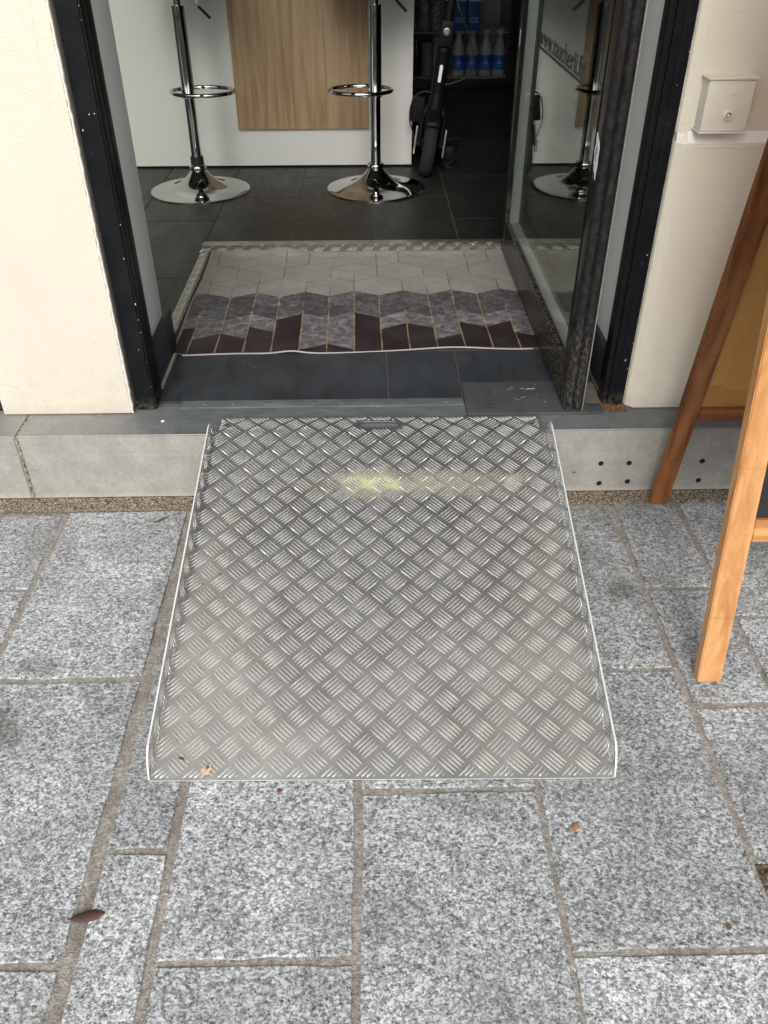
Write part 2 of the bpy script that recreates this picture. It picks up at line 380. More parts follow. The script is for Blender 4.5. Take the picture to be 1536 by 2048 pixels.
MCHALK = simple('black_chalkboard', (0.012, 0.014, 0.016), 0.55, nscale=14, var=0.5)

# ------------------------------------------------------------------ geometry helpers
ORG = {}
def tag(o, label=None, cat=None, group=None, kind=None):
    if label: o['label'] = label
    if cat: o['category'] = cat
    if group: o['group'] = group
    if kind: o['kind'] = kind
    return o
def thing(name, label, cat, loc=(0, 0, 0), rot=(0, 0, 0), group=None):
    o = bpy.data.objects.new(name, None); COL.objects.link(o); o.location = loc; o.rotation_euler = rot
    o.empty_display_size = 0.1
    ORG[o.name] = Vector(loc) if rot == (0, 0, 0) else Vector((0, 0, 0))
    return tag(o, label, cat, group)
def mesh_obj(name, verts, faces, m, parent=None, smooth=False, local=False, mats=None, mi=None):
    org = ORG.get(parent.name, Vector((0, 0, 0))) if (parent and not local) else Vector((0, 0, 0))
    me = bpy.data.meshes.new(name)
    me.from_pydata([tuple(Vector(v) - org) for v in verts], [], faces)
    if mats:
        for k in mats: me.materials.append(k)
        me.polygons.foreach_set('material_index', mi)
    else: me.materials.append(m)
    if smooth: me.polygons.foreach_set('use_smooth', [True] * len(me.polygons))
    me.update(); o = bpy.data.objects.new(name, me); COL.objects.link(o)
    if parent: o.parent = parent
    ORG[o.name] = org
    return o
class MB:
    def __init__(s): s.v = []; s.f = []; s.mi = []
    def add(s, v, f, mi=0):
        k = len(s.v); s.v += [tuple(a) for a in v]; s.f += [tuple(i + k for i in q) for q in f]; s.mi += [mi] * len(f); return s
    def box(s, x0, x1, y0, y1, z0, z1, mi=0, ch=0.0):
        if ch <= 0:
            v = [(x, y, z) for z in (z0, z1) for y in (y0, y1) for x in (x0, x1)]
            return s.add(v, [(0, 2, 3, 1), (4, 5, 7, 6), (0, 1, 5, 4), (2, 6, 7, 3), (0, 4, 6, 2), (1, 3, 7, 5)], mi)
        bm = bmesh.new(); bmesh.ops.create_cube(bm, size=1)
        for q in bm.verts: q.co = Vector(((x0 + x1) / 2 + q.co.x * (x1 - x0), (y0 + y1) / 2 + q.co.y * (y1 - y0), (z0 + z1) / 2 + q.co.z * (z1 - z0)))
        bmesh.ops.bevel(bm, geom=bm.edges[:], offset=ch, segments=2, profile=0.6, affect='EDGES')
        bm.verts.index_update()
        s.add([q.co[:] for q in bm.verts], [[q.index for q in f.verts] for f in bm.faces], mi); bm.free(); return s
    def lathe(s, prof, seg=32, c=(0, 0, 0), axis='Z', mi=0, cap=True):
        n = len(prof); v = []; f = []
        for r, z in prof:
            for k in range(seg):
                a = 2 * math.pi * k / seg; p = (r * math.cos(a), r * math.sin(a), z)
                if axis == 'X': p = (z, p[0], p[1])
                if axis == 'Y': p = (p[0], z, p[1])
                v.append((p[0] + c[0], p[1] + c[1], p[2] + c[2]))
        for i in range(n - 1):
            for k in range(seg):
                k2 = (k + 1) % seg; q = (i * seg + k, i * seg + k2, (i + 1) * seg + k2, (i + 1) * seg + k)
                f.append(q if axis != 'Y' else q[::-1])
        if cap:
            f.append(tuple(range(seg))[::-1]); f.append(tuple((n - 1) * seg + k for k in range(seg)))
        return s.add(v, f, mi)
    def tube(s, pts, r, seg=8, mi=0, closed=False):
        pts = [Vector(p) for p in pts]; n = len(pts); v = []; f = []
        rs = r if isinstance(r, (list, tuple)) else [r] * n
        for i, p in enumerate(pts):
            a = pts[(i - 1) % n] if (closed or i > 0) else p; b = pts[(i + 1) % n] if (closed or i < n - 1) else p
            d = (b - a).normalized(); u = d.cross(Vector((0, 0, 1)))
            if u.length < 0.15: u = d.cross(Vector((0, 1, 0)))
            u.normalize(); w_ = d.cross(u).normalized()
            for k in range(seg):
                t = 2 * math.pi * k / seg; v.append(p + (u * math.cos(t) + w_ * math.sin(t)) * rs[i])
        m = n if closed else n - 1
        for i in range(m):
            for k in range(seg):
                k2 = (k + 1) % seg; j = (i + 1) % n; f.append((i * seg + k, j * seg + k, j * seg + k2, i * seg + k2))
        if not closed: f.append(tuple(range(seg))); f.append(tuple((n - 1) * seg + k for k in range(seg))[::-1])
        return s.add(v, f, mi)
    def prism(s, poly, axis, a, b, mi=0):
        """poly in the two other axes, extruded along axis from a to b"""
        n = len(poly); v = []
        for t in (a, b):
            for p in poly:
                v.append({'X': (t, p[0], p[1]), 'Y': (p[0], t, p[1]), 'Z': (p[0], p[1], t)}[axis])
        f = [tuple(range(n)), tuple(range(n, 2 * n))[::-1]] + [(i, i + n, (i + 1) % n + n, (i + 1) % n) for i in range(n)]
        return s.add(v, f, mi)
    def build(s, name, m, parent=None, smooth=False, local=False):
        if isinstance(m, list): o = mesh_obj(name, s.v, s.f, None, parent, False, local, m, s.mi)
        else: o = mesh_obj(name, s.v, s.f, m, parent, False, local)
        bm = bmesh.new(); bm.from_mesh(o.data); bmesh.ops.recalc_face_normals(bm, faces=bm.faces); bm.to_mesh(o.data); bm.free()
        if smooth:
            o.data.polygons.foreach_set('use_smooth', [True] * len(o.data.polygons))
            try: o.data.set_sharp_from_angle(angle=R(40))
            except Exception: pass
        return o
def B(name, x0, x1, y0, y1, z0, z1, m, parent=None, ch=0.0, local=False):
    return MB().box(x0, x1, y0, y1, z0, z1, 0, ch).build(name, m, parent, ch > 0, local)
def smoothpath(pts, k=6):
    P = [Vector(p) for p in pts]; out = []
    for i in range(len(P) - 1):
        a, b, c, d = P[max(i - 1, 0)], P[i], P[i + 1], P[min(i + 2, len(P) - 1)]
        for j in range(k):
            t = j / k
            out.append(0.5 * ((2 * b) + (c - a) * t + (2 * a - 5 * b + 4 * c - d) * t * t + (3 * b - a - 3 * c + d) * t ** 3))
    out.append(P[-1]); return out
def text_mesh(name, body, size, mat, parent, matrix, sx=1.0, extrude=0.0005, spacing=1.0):
    cu = bpy.data.curves.new(name, 'FONT'); cu.body = body; cu.size = size; cu.extrude = extrude; cu.space_character = spacing
    t = bpy.data.objects.new(name, cu); COL.objects.link(t)
    bpy.context.view_layer.update()
    me = bpy.data.meshes.new_from_object(t.evaluated_get(bpy.context.evaluated_depsgraph_get()))
    COL.objects.unlink(t); bpy.data.objects.remove(t)
    me.transform(Matrix.Diagonal((sx, 1, 1, 1)))
    org = ORG.get(parent.name, Vector((0, 0, 0))) if parent else Vector((0, 0, 0))
    me.transform(Matrix.Translation(-org) @ matrix)
    me.materials.clear(); me.materials.append(mat)
    o = bpy.data.objects.new(name, me); COL.objects.link(o)
    if parent: o.parent = parent
    ORG[o.name] = org
    return o

FZ = 0.176     # floor level of the shop, top of the step

# ------------------------------------------------------------------ ground
def rough_sheet(name, x0, x1, y0, y1, z, n, m, amp, parent=None, seed=1):
    rnd = random.Random(seed); nx, ny = n; v = []; f = []
    for j in range(ny + 1):
        for i in range(nx + 1):
            e = 0 if i in (0, nx) or j in (0, ny) else 1
            v.append((x0 + (x1 - x0) * i / nx, y0 + (y1 - y0) * j / ny, z + e * amp * rnd.uniform(-1, 1)))
    for j in range(ny):
        for i in range(nx):
            a = j * (nx + 1) + i; f.append((a, a + 1, a + nx + 2, a + nx + 1))
    return mesh_obj(name, v, f, m, parent, True)
pavement = thing('pavement', None, None); tag(pavement, kind='structure')
g = mesh_obj('ground', [(-60, -60, -0.05), (60, -60, -0.05), (60, 60, -0.05), (-60, 60, -0.05)], [(0, 1, 2, 3)], simple('street_asphalt', (0.06, 0.06, 0.06), 0.9)); tag(g, kind='structure')
rough_sheet('mortar_bed', -3.2, 3.2, -4.2, 0.0, -0.0028, (260, 170), MM, 0.0018, pavement)
# mortar band packed against the step
rough_sheet('mortar_band', -3.2, 3.2, -0.056, -0.0005, 0.001, (700, 8), MM, 0.0028, pavement, 3)
rs = random.Random(11)
def slab(x0, x1, y0, y1):
    j = 0.0022; c = 0.0016; z = rs.uniform(-0.0008, 0.0014); zt = [z + rs.uniform(-0.0006, 0.0006) for _ in range(4)]
    P = [(x0, y0), (x1, y0), (x1, y1), (x0, y1)]
    P = [(a + rs.uniform(-j, j), b + rs.uniform(-j, j)) for a, b in P]
    # edges with a few uneven points
    ring = []
    for k in range(4):
        a, b = Vector(P[k]), Vector(P[(k + 1) % 4]); n = 7
        d = (b - a); nn = Vector((-d.y, d.x)).normalized()
        for q in range(n):
            t = q / n; off = rs.uniform(-0.0016, 0.0016) if q else 0
            ring.append(a + d * t + nn * off)
    cx = sum((p for p in ring), Vector((0, 0))) / len(ring); n = len(ring)
    def inset(p, e):
        return p + Vector((math.copysign(min(e, abs(cx.x - p.x)), cx.x - p.x) if min(abs(p.x - x0), abs(p.x - x1)) < 0.01 else 0,
                           math.copysign(min(e, abs(cx.y - p.y)), cx.y - p.y) if min(abs(p.y - y0), abs(p.y - y1)) < 0.01 else 0))
    v = [(p.x, p.y, -0.04) for p in ring] + [(p.x, p.y, z - 0.0012) for p in ring]
    v += [(*inset(p, c), z) for p in ring]
    f = [(i, (i + 1) % n, (i + 1) % n + n, i + n) for i in range(n)] + [(i + n, (i + 1) % n + n, (i + 1) % n + 2 * n, i + 2 * n) for i in range(n)]
    f.append(tuple(range(2 * n, 3 * n)))
    return mesh_obj('paving_slab', v, f, MG, pavement)
G = 0.0055
cols = [(-0.709, -0.434, [-0.060, -0.578, -1.094, -1.62, -2.2, -2.9]),
        (-0.409, -0.318, [-0.060, -0.46, -0.927, -1.40, -1.9, -2.5, -2.9]),
        (-0.303, -0.034, [-0.060, -0.60, -1.093, -1.70, -2.3, -2.9]),
        (-0.023, 0.259, [-0.058, -0.40, -0.829, -1.36, -1.9, -2.4, -2.9]),
        (0.267, 0.560, [-0.056, -0.577, -1.092, -1.6, -2.2, -2.9]),
        (0.573, 0.716, [-0.046, -0.352, -0.664, -0.969, -1.075, -1.5, -2.0, -2.9]),
        (0.730, 0.985, [-0.040, -0.439, -0.93, -1.5, -2.1, -2.9]),
        (-0.975, -0.722, [-0.066, -0.328, -0.80, -1.30, -1.9, -2.9])]
xs = -0.99
for k in range(7):
    x1 = xs - rs.uniform(0.0, 0.01); wd = rs.choice([0.15, 0.26, 0.29, 0.3]); x0 = x1 - wd; xs = x0 - 0.012
    ys = [-0.062]; 
    while ys[-1] > -2.9: ys.append(ys[-1] - rs.uniform(0.4, 0.6))
    cols.append((x0, x1, ys))
xs = 0.997
for k in range(7):
    x0 = xs; wd = rs.choice([0.15, 0.26, 0.29, 0.3]); x1 = x0 + wd; xs = x1 + 0.012
    ys = [-0.045]
    while ys[-1] > -2.9: ys.append(ys[-1] - rs.uniform(0.4, 0.6))
    cols.append((x0, x1, ys))
for x0, x1, ys in cols:
    for a, b in zip(ys, ys[1:]):
        if x0 == 0.573 and a == -0.969: continue          # missing piece, filled with soil
        slab(x0, x1, b + (G if True else 0), a - (G if a != ys[0] else 0))
soil = NM('dark_soil'); soil.set(color=soil.ramp(soil.noise(120, 5), [(0.35, (0.02, 0.014, 0.008)), (0.5, (0.07, 0.05, 0.03)), (0.65, (0.16, 0.125, 0.075)), (0.75, (0.4, 0.36, 0.28))]), rough=1.0); soil.bump(soil.noise(150, 4), 1.0, 0.006)
tag(rough_sheet('soil_patch', 0.566, 0.724, -1.083, -0.966, -0.001, (40, 30), soil.m, 0.003, pavement, 9))

# ------------------------------------------------------------------ step
step = thing('stone_step', 'low grey stone step with worn top running along the foot of the shopfront', 'step', (0, 0, 0))
for nm, x0, x1 in (('step_slab', -3.0, -0.8145), ('step_slab', -0.8085, 1.62), ('step_slab', 1.626, 3.0)):
    b = MB()
    ytop = 0.30 if x0 > -0.5 else 0.13
    bm = bmesh.new(); bmesh.ops.create_cube(bm, size=1)
    for q in bm.verts: q.co = Vector(((x0 + x1) / 2 + q.co.x * (x1 - x0), 0.0655 + q.co.y * 0.131, 0.089 - 0.002 + q.co.z * 0.174))
    bmesh.ops.bevel(bm, geom=[e for e in bm.edges if all(abs(q.co.y) < 1e-4 for q in e.verts)], offset=0.003, segments=3, affect='EDGES')
    bm.verts.index_update(); b.add([q.co[:] for q in bm.verts], [[q.index for q in f.verts] for f in bm.faces]); bm.free()
    o = b.build(nm, MSTEP, step, True)
    for (hx, hz) in ((.544, .081), (.611, .081), (.548, .024), (.616, .028), (.785, .084), (.788, .029)):
        if x0 < hx < x1:
            MB().lathe([(0.0066, 0.0022), (0.0064, -0.0006), (0.0058, -0.0007)], 20, (hx, 0, hz), 'Y').build('drilled_hole_shade', MHOLE, o, True)  # flat black disc paints in the hole's inner shade
B('mortar_joint', -0.8145, -0.8085, 0.0015, 0.128, 0.0, 0.1725, MM, step)

# ------------------------------------------------------------------ threshold pieces
thr = thing('threshold_strip', 'worn zinc threshold strip with a row of screws above the ramp', 'threshold', (0, 0.07, FZ))
m = MB()
nx, ny = 60, 8; v = []; rz = random.Random(5)
for j in range(ny + 1):
    for i in range(nx + 1):
        x = -0.452 + (0.226 + 0.452) * i / nx; y = 0.0035 + 0.1085 * j / ny
        v.append((x, y, FZ + 0.0018 + 0.0007 * math.sin(x * 17 + y * 40) + rz.uniform(-.0002, .0002) + (0.001 if j > 6 else 0)))
f = [(j * (nx + 1) + i, j * (nx + 1) + i + 1, (j + 1) * (nx + 1) + i + 1, (j + 1) * (nx + 1) + i) for j in range(ny) for i in range(nx)]
mesh_obj('zinc_sheet', v, f, MZINC, thr, True)
B('clamping_bar', -0.455, 0.224, 0.113, 0.147, FZ - 0.004, FZ + 0.0045, MZINC, thr, 0.001)
for sx in (-0.40, -0.33, -0.248, -0.137, -0.069, 0.004, 0.081, 0.182):
    MB().lathe([(0.0062, 0), (0.0062, 0.001), (0.0042, 0.0022), (0.0012, 0.0026)], 16, (sx, 0.131, FZ + 0.0045)).build('screw', MSCREW, thr, True)
MB().lathe([(0.0042, 0), (0.0045, 0.0012), (0.002, 0.002)], 12, (-0.487, 0.058, FZ)).build('paint_drop', MREFL, step, True)

pl = thing('door_closer_plate', 'dark metal floor closer cover plate with stamped letters beneath the open door', 'cover plate', (0.37, 0.15, FZ))
MPL = simple('dark_plate_steel', (0.075, 0.084, 0.082), 0.45, 0.2, 14, 0.4, 0.1, 100)
B('cover', 0.228, 0.519, 0.0675, 0.224, FZ - 0.006, FZ + 0.0065, MPL, pl, 0.0012)
B('end_tab', 0.5205, 0.552, 0.069, 0.112, FZ, FZ + 0.0045, MPL, pl, 0.001)
B('end_block', 0.5205, 0.556, 0.116, 0.224, FZ - 0.006, FZ + 0.002, simple('dirty_mortar', (0.13, 0.12, 0.10), 0.9, nscale=60, var=0.5, bump=0.8), pl)
MLET = simple('stamped_letter', (0.035, 0.038, 0.037), 0.6)
text_mesh('lettering', 'OLSR', 0.026, MLET, pl, Matrix(((0, -1, 0, 0.297), (1, 0, 0, 0.088), (0, 0, 1, FZ + 0.0066), (0, 0, 0, 1))), 1.35, 0.0002, 1.25)
for sx, sy in ((0.247, 0.205), (0.247, 0.086), (0.36, 0.083)):
    MB().lathe([(0.0045, 0), (0.0045, 0.0008), (0.003, 0.0004)], 16, (sx, sy, FZ + 0.0065)).build('screw', MPL, pl, True)
sm_ = MB(); rq = random.Random(31)
for (cx, cy, L, wd, a) in ((0.395, 0.184, 0.030, 0.0032, 8), (0.375, 0.186, 0.010, 0.0016, -6), (0.350, 0.192, 0.012, 0.0010, -12), (0.343, 0.183, 0.014, 0.0010, -4), (0.352, 0.134, 0.020, 0.0007, -30), (0.372, 0.142, 0.02, 0.0006, 25), (0.42, 0.118, 0.006, 0.0014, 20), (0.405, 0.152, 0.005, 0.001, 0), (0.41, 0.207, 0.004, 0.0015, 0)):
    n = 9; up_ = []; dn = []
    for i in range(n + 1):
        t = i / n; x = (t - .5) * L; w_ = wd * math.sin(math.pi * t) * rq.uniform(0.5, 1.2) + 0.00015; ca, sa = math.cos(R(a)), math.sin(R(a))
        up_.append((cx + x * ca - w_ * sa, cy + x * sa + w_ * ca, FZ + 0.0068)); dn.append((cx + x * ca + w_ * sa, cy + x * sa - w_ * ca, FZ + 0.0068))
    sm_.add(up_ + dn, [(i, i + 1, n + 2 + i, n + 1 + i) for i in range(n)])
tag(sm_.build('paint_scrape', simple('pale_paint_scrape', (0.45, 0.45, 0.43), 0.6), pl), kind='stuff')
rust = NM('rusty_mortar'); rust.set(color=rust.ramp(rust.noise(90, 5), [(0.35, (0.05, 0.04, 0.03)), (0.5, (0.18, 0.085, 0.03)), (0.62, (0.22, 0.11, 0.045)), (0.75, (0.3, 0.27, 0.23))]), rough=0.95); rust.bump(rust.noise(140, 4), 1, 0.004)
rough_sheet('rusty_mortar', 0.5575, 0.612, 0.080, 0.1305, FZ - 0.0005, (16, 12), rust.m, 0.0018, step, 12)

# ------------------------------------------------------------------ interior floor with separate tiles
fl = thing('interior_floor', None, None, (0, 0, 0)); tag(fl, kind='structure')
mesh_obj('grout_bed', [(-3.2, 0.13, FZ - 0.0045), (3.2, 0.13, FZ - 0.0045), (3.2, 6.2, FZ - 0.0045), (-3.2, 6.2, FZ - 0.0045)], [(0, 1, 2, 3)], MGROUT, fl)
bcx = [-0.573 - 0.297 * 0 + 0.2985 * k for k in range(-9, 10)]
tme = None
PW = 0.2985; X0 = -0.2765
def tile(x0, x1, y0, y1, m_, z=FZ):
    b = MB(); gg = 0.0014; e = 0.0012
    x0 += gg; x1 -= gg; y0 += gg; y1 -= gg
    v = [(x0, y0, z - 0.008), (x1, y0, z - 0.008), (x1, y1, z - 0.008), (x0, y1, z - 0.008),
         (x0, y0, z - e), (x1, y0, z - e), (x1, y1, z - e), (x0, y1, z - e),
         (x0 + e, y0 + e, z), (x1 - e, y0 + e, z), (x1 - e, y1 - e, z), (x0 + e, y1 - e, z)]
    f = [(0, 1, 5, 4), (1, 2, 6, 5), (2, 3, 7, 6), (3, 0, 4, 7), (4, 5, 9, 8), (5, 6, 10, 9), (6, 7, 11, 10), (7, 4, 8, 11), (8, 9, 10, 11)]
    return mesh_obj('floor_tile', v, f, m_, fl)
# two long slate tiles of the threshold
tile(-0.5335, 0.0435, 0.1475, 0.4155, MTILE2); tile(0.0435, 0.2265, 0.1475, 0.4155, MTILE2); tile(0.2265, 0.573, 0.2250, 0.4155, MTILE2)
for k in range(-8, 9):
    x0 = X0 + PW * k; x1 = x0 + PW
    off = {0: 1.544, 1: 1.83, 2: 1.548}.get(k, 1.544 + (0.2925 if k % 2 else 0.0))
    y = off - 0.585 * 3
    while y < 6.0:
        y0, y1 = y, y + 0.585; y = y1
        segs = [(x0, x1)]
        lo = max(y0, 0.45)
        if y1 <= lo + 0.02: continue
        inwell = x1 > -0.573 and x0 < 0.573
        if inwell and lo < 1.275:
            if y1 > 1.29: tile(x0, x1, 1.275, y1, MTILE)
            if x0 < -0.574: tile(x0, -0.5745, lo, min(y1, 1.275), MTILE)
            if x1 > 0.574: tile(0.575, x1, lo, min(y1, 1.275), MTILE)
            continue
        tile(x0, x1, lo, y1, MTILE)

# ------------------------------------------------------------------ mat well frame (checkered aluminium angle) and mat
frm = thing('mat_well_frame', 'silver checkered aluminium edging framing the patterned door mat', 'mat frame', (0, 0.84, FZ))
def angle(name, x0, x1, y0, y1, side):
    # flat top flange plus a sloping inner lip
    b = MB(); zt = FZ + 0.0195
    if side == 'back':
        b.prism([(y1, FZ - 0.006), (y1, FZ + 0.011), (y1 - 0.003, FZ + 0.0140), (y0 + 0.030, zt), (y0 + 0.024, zt + .0005), (y0, FZ + 0.003), (y0, FZ - 0.006)], 'X', x0, x1)
    else:
        b.prism([(x0, FZ - 0.006), (x0, FZ + 0.008), (x0 + 0.003, FZ + 0.010), (x1 - 0.006, FZ + 0.0130), (x1, FZ + 0.008), (x1, FZ - 0.006)], 'Y', y0, y1)
    o = b.build(name, MALU2, frm); return o
angle('back_strip', -0.573, 0.572, 1.185, 1.272, 'back')
angle('side_strip', -0.573, -0.540, 0.452, 1.1845, 'side')
bb = MB()
def lens(P, d, nrm, L, W, H, b, mi=0, wrap=None, bend=0.0):
    """a raised lens-shaped bar on a surface: P centre, d direction, nrm normal; or a 2-D one mapped through wrap(u,t,h)"""
    seg = 6; v = []; f = []
    for i in range(seg + 1):
        s_ = -1 + 2 * i / seg; wd = W * max(0.0, 1 - abs(s_) ** 2.2) + 0.0001
        off = bend * (1 - s_ * s_)
        if wrap:
            c = (P[0] + d[0] * s_ * L / 2, P[1] + d[1] * s_ * L / 2); n2 = (-d[1], d[0])
            hh = H * (1 - abs(s_) ** 3)
            for w5, h5 in ((1, 0), (0.55, 0.80), (0, 1), (-0.55, 0.80), (-1, 0)):
                v.append(wrap(c[0] + n2[0] * (off + wd * w5), c[1] + n2[1] * (off + wd * w5), hh * h5))
    for i in range(seg):
        for j in range(4):
            a = i * 5 + j; f.append((a, a + 1, a + 6, a + 5))
    b.add(v, f, mi)
q2 = math.sqrt(0.5)
def wback(u, t, h):
    # t 0..0.05 over the sloping front face and the top flange of the back strip
    if t < 0.0245: k = t / 0.0245; return (u, 1.185 + 0.024 * k, FZ + 0.003 + 0.017 * k + h)
    return (u, 1.209 + (t - 0.0245), FZ + 0.0200 - (t - 0.0245) * 0.12 + h)
k = 0
x = -0.56
while x < 0.56:
    for tc, dd in ((0.010, (q2, q2)), (0.055, (q2, q2))):
        for i in range(5): lens((x + (i - 2) * 0.0062, tc), dd, None, 0.024, 0.0015, 0.0012, bb, wrap=wback)
    for i in range(5): lens((x + 0.028 + (i - 2) * 0.0062 * q2, 0.035 + (i - 2) * .0062 * q2), (q2, -q2), None, 0.026, 0.0015, 0.0012, bb, wrap=wback)
    x += 0.056
def wside(u, t, h): return (-0.572 + u, t, FZ + 0.0105 + u * 0.08 + h)
y = 0.47
while y < 1.17:
    for i in range(5): lens((0.015 + (i - 2) * 0.004, y + (i - 2) * 0.0045), (q2, -q2), None, 0.022, 0.0014, 0.0012, bb, wrap=wside)
    for i in range(3): lens((0.008 + i * 0.004, y + 0.028 + i * 0.0045), (q2, q2), None, 0.018, 0.0014, 0.0012, bb, wrap=wside)
    y += 0.056
tag(bb.build('raised_tread', simple('worn_tread', (0.85, 0.82, 0.74), 0.25, 0.8), frm, True), kind='stuff')

mat_t = thing('door_mat', 'thin doormat printed with grey marble and plum geometric tiles and gold lines', 'doormat', (0, 0.79, FZ))
def build_mat():
    x0, x1, y0, y1 = -0.532, 0.553, 0.410, 1.176
    nx, ny = 620, 460
    X, Y = np.meshgrid(np.linspace(x0, x1, nx), np.linspace(y0, y1, ny))
    # uneven outline
    ex = np.minimum(X - x0, x1 - X); ey = np.minimum(Y - y0, y1 - Y)
    Z = FZ + 0.0035 + 0.0008 * np.sin(X * 9 + Y * 4) * np.sin(Y * 11)
    def bump(cx, cy, sx, sy, h): return h * np.exp(-((X - cx) / sx) ** 2 - ((Y - cy) / sy) ** 2)
    Z = Z + bump(-0.29, 1.17, 0.05, 0.05, 0.017) + bump(-0.42, 1.18, 0.09, 0.03, 0.008) + bump(-0.21, 0.41, 0.04, 0.05, 0.007) + bump(0.23, 0.42, 0.11, 0.05, 0.008) + bump(0.0, 0.80, 0.3, 0.02, 0.0015) + bump(-0.45, 0.75, 0.12, 0.05, 0.003)
    Z = Z + 0.006 * np.exp(-((X - x0) / 0.025) ** 2) + 0.005 * np.exp(-((Y - y1) / 0.03) ** 2)
    Yw = Y + 0.010 * (X) * 1.0 * np.exp(-((Y - y0) / .3) ** 2) * 2 + 0.003 * np.sin(X * 13) * np.exp(-((Y - y0) / .05) ** 2) + 0.0025 * np.sin(X * 21) * np.exp(-((Y - y1) / .05) ** 2)
    Xw = X + 0.003 * np.sin(Y * 15) * np.exp(-((X - x0) / .05) ** 2)
    # pattern coordinates
    yy = Y - 0.020 * X; xx = X + 0.012 * (Y - 0.7)
    wc = 0.0750; q = 0.0405; Lb = 0.792
    kf = (xx + 0.495) / wc; k = np.floor(kf).astype(int); f = kf - k; t = (yy - Lb) / q
    def zig(kk, hi_even, lo_odd): return np.where(kk % 2 == 0, hi_even, lo_odd)
    def lev(fn): a = fn(k); b = fn(k + 1); return a + (b - a) * f
    top = lev(lambda kk: zig(kk, 1.0, 0.0))
    mid = lev(lambda kk: zig(kk, -3.0, -4.0))
    sub = lev(lambda kk: zig(kk, -1.0, -2.0))
    mar = {-1: (-6, -5), 0: (-7, -6), 1: (-6, -7), 2: (-5, -6), 3: (-4, -3), 4: (-9, -8), 5: (-8, -9), 6: (-3, -4), 7: (-6, -5), 8: (-5, -6), 9: (-8, -7), 10: (-5, -6), 11: (-6, -5), 12: (-7, -8), 13: (-6, -5), 14: (-5, -6)}
    ma = np.zeros_like(t)
    for kk, (a, b) in mar.items(): ma = np.where(k == kk, a + (b - a) * f, ma)
    col = np.zeros(X.shape + (4,), np.float32)
    L = np.array([0.28, 0.272, 0.248]); D = np.array([0.072, 0.070, 0.075]); MV = np.array([0.14, 0.13, 0.138]); P = np.array([0.023, 0.012, 0.015])
    lightvar = 1 + 0.05 * np.sin(k * 2.1 + np.floor((t - top * 0) / 2) * 1.7)
    c = np.where((t > top)[..., None], L * lightvar[..., None], np.where((t > mid)[..., None], D * np.where((k + (t > sub)) % 3 == 0, 1.35, 1.0)[..., None], MV * np.where(k % 4 < 2, 1.0, 1.18)[..., None]))
    marm = t < ma
    c = np.where(marm[..., None], P, c); alpha = np.where(marm, 0.10, np.where(t > top, 0.09, 1.0))
    c = c.copy()
    def line(mask, colr, s=1.0): c[mask] = c[mask] * (1 - s) + np.array(colr) * s
    gold = (0.27, 0.22, 0.11); copper = (0.20, 0.10, 0.045); thin = (0.13, 0.11, 0.09)
    hw = 0.0015
    fb = np.minimum(f, 1 - f) * wc; kb = np.rint(kf).astype(int)
    vert = fb < hw
    # vertical lines: full gold from the front up through the dark bands, selected pieces in the light band
    line(vert & (t < zig(kb, 1.0, 0.0)) & ((t < -4.2) | (kb % 4 != 0) | (t < -2.5)), gold)
    line(vert & (kb % 4 == 2) & (t > 1) & (t < 5), copper); line(vert & (kb % 4 == 1) & (t > 4) & (t < 6), copper)
    line(vert & (kb % 4 == 0) & (t > 1) & (t < 3), copper); line(vert & (kb % 4 == 0) & (t > 7), copper)
    line(vert & (kb % 4 == 3) & (t > 4) & (t < 9), copper); line(vert & (kb % 4 == 1) & (t > 0) & (t < 2), thin, 0.8)
    def zl(lv, colr, s=0.8, cond=True, wd=0.0017):
        line((np.abs(t - lv) * q < wd) & cond, colr, s)
    z4 = lambda d: lev(lambda kk: np.choose(kk % 4, d))
    zl(z4([7., 6., 5., 6.]), copper, 0.8, t > top); zl(z4([7., 6., 7., 6.]), thin, 0.7, t > top); zl(z4([3., 4., 3., 4.]), thin, 0.75, t > top)
    zl(z4([3., 2., 3., 4.]), copper, 0.6, t > top); zl(z4([9., 8., 9., 8.]), thin, 0.6)
    zl(top, (0.24, 0.22, 0.15), 0.5); zl(mid, (0.19, 0.17, 0.11), 0.6); zl(sub, (0.14, 0.13, 0.11), 0.5); zl(ma, (0.3, 0.26, 0.17), 0.5, np.abs(t - ma) < 1, 0.0009)
    # light rolled edge (bare backing)
    edge = (ex < 0.004) | (ey < 0.003)
    c[edge] = (0.26, 0.25, 0.245); alpha = np.where(edge, 0.1, alpha)
    col[..., :3] = c; col[..., 3] = alpha
    Z = Z - np.where(edge, 0.0006, 0)
    co = np.stack([Xw, Yw, Z], -1).reshape(-1, 3) - np.array([0, 0.79, FZ])
    idx = np.arange(nx * ny).reshape(ny, nx)
    F = np.stack([idx[:-1, :-1], idx[:-1, 1:], idx[1:, 1:], idx[1:, :-1]], -1).reshape(-1, 4)
    me = bpy.data.meshes.new('printed_sheet'); me.vertices.add(nx * ny); me.vertices.foreach_set('co', co.astype(np.float32).ravel())
    me.loops.add(F.size); me.loops.foreach_set('vertex_index', F.astype(np.int32).ravel())
    me.polygons.add(len(F)); me.polygons.foreach_set('loop_start', np.arange(0, F.size, 4, dtype=np.int32))
    me.update(calc_edges=True); me.polygons.foreach_set('use_smooth', np.ones(len(F), bool))
    ca = me.color_attributes.new('print', 'FLOAT_COLOR', 'POINT'); ca.data.foreach_set('color', col.reshape(-1))
    s = NM('printed_mat')
    at = s.n('ShaderNodeAttribute'); at.attribute_name = 'print'
    n = s.noise(42, 8, None, 0.78, 0.6); n2 = s.noise(9, 4)
    mul = s.ramp(n, [(0.34, 0.35), (0.5, 0.95), (0.66, 2.3)])
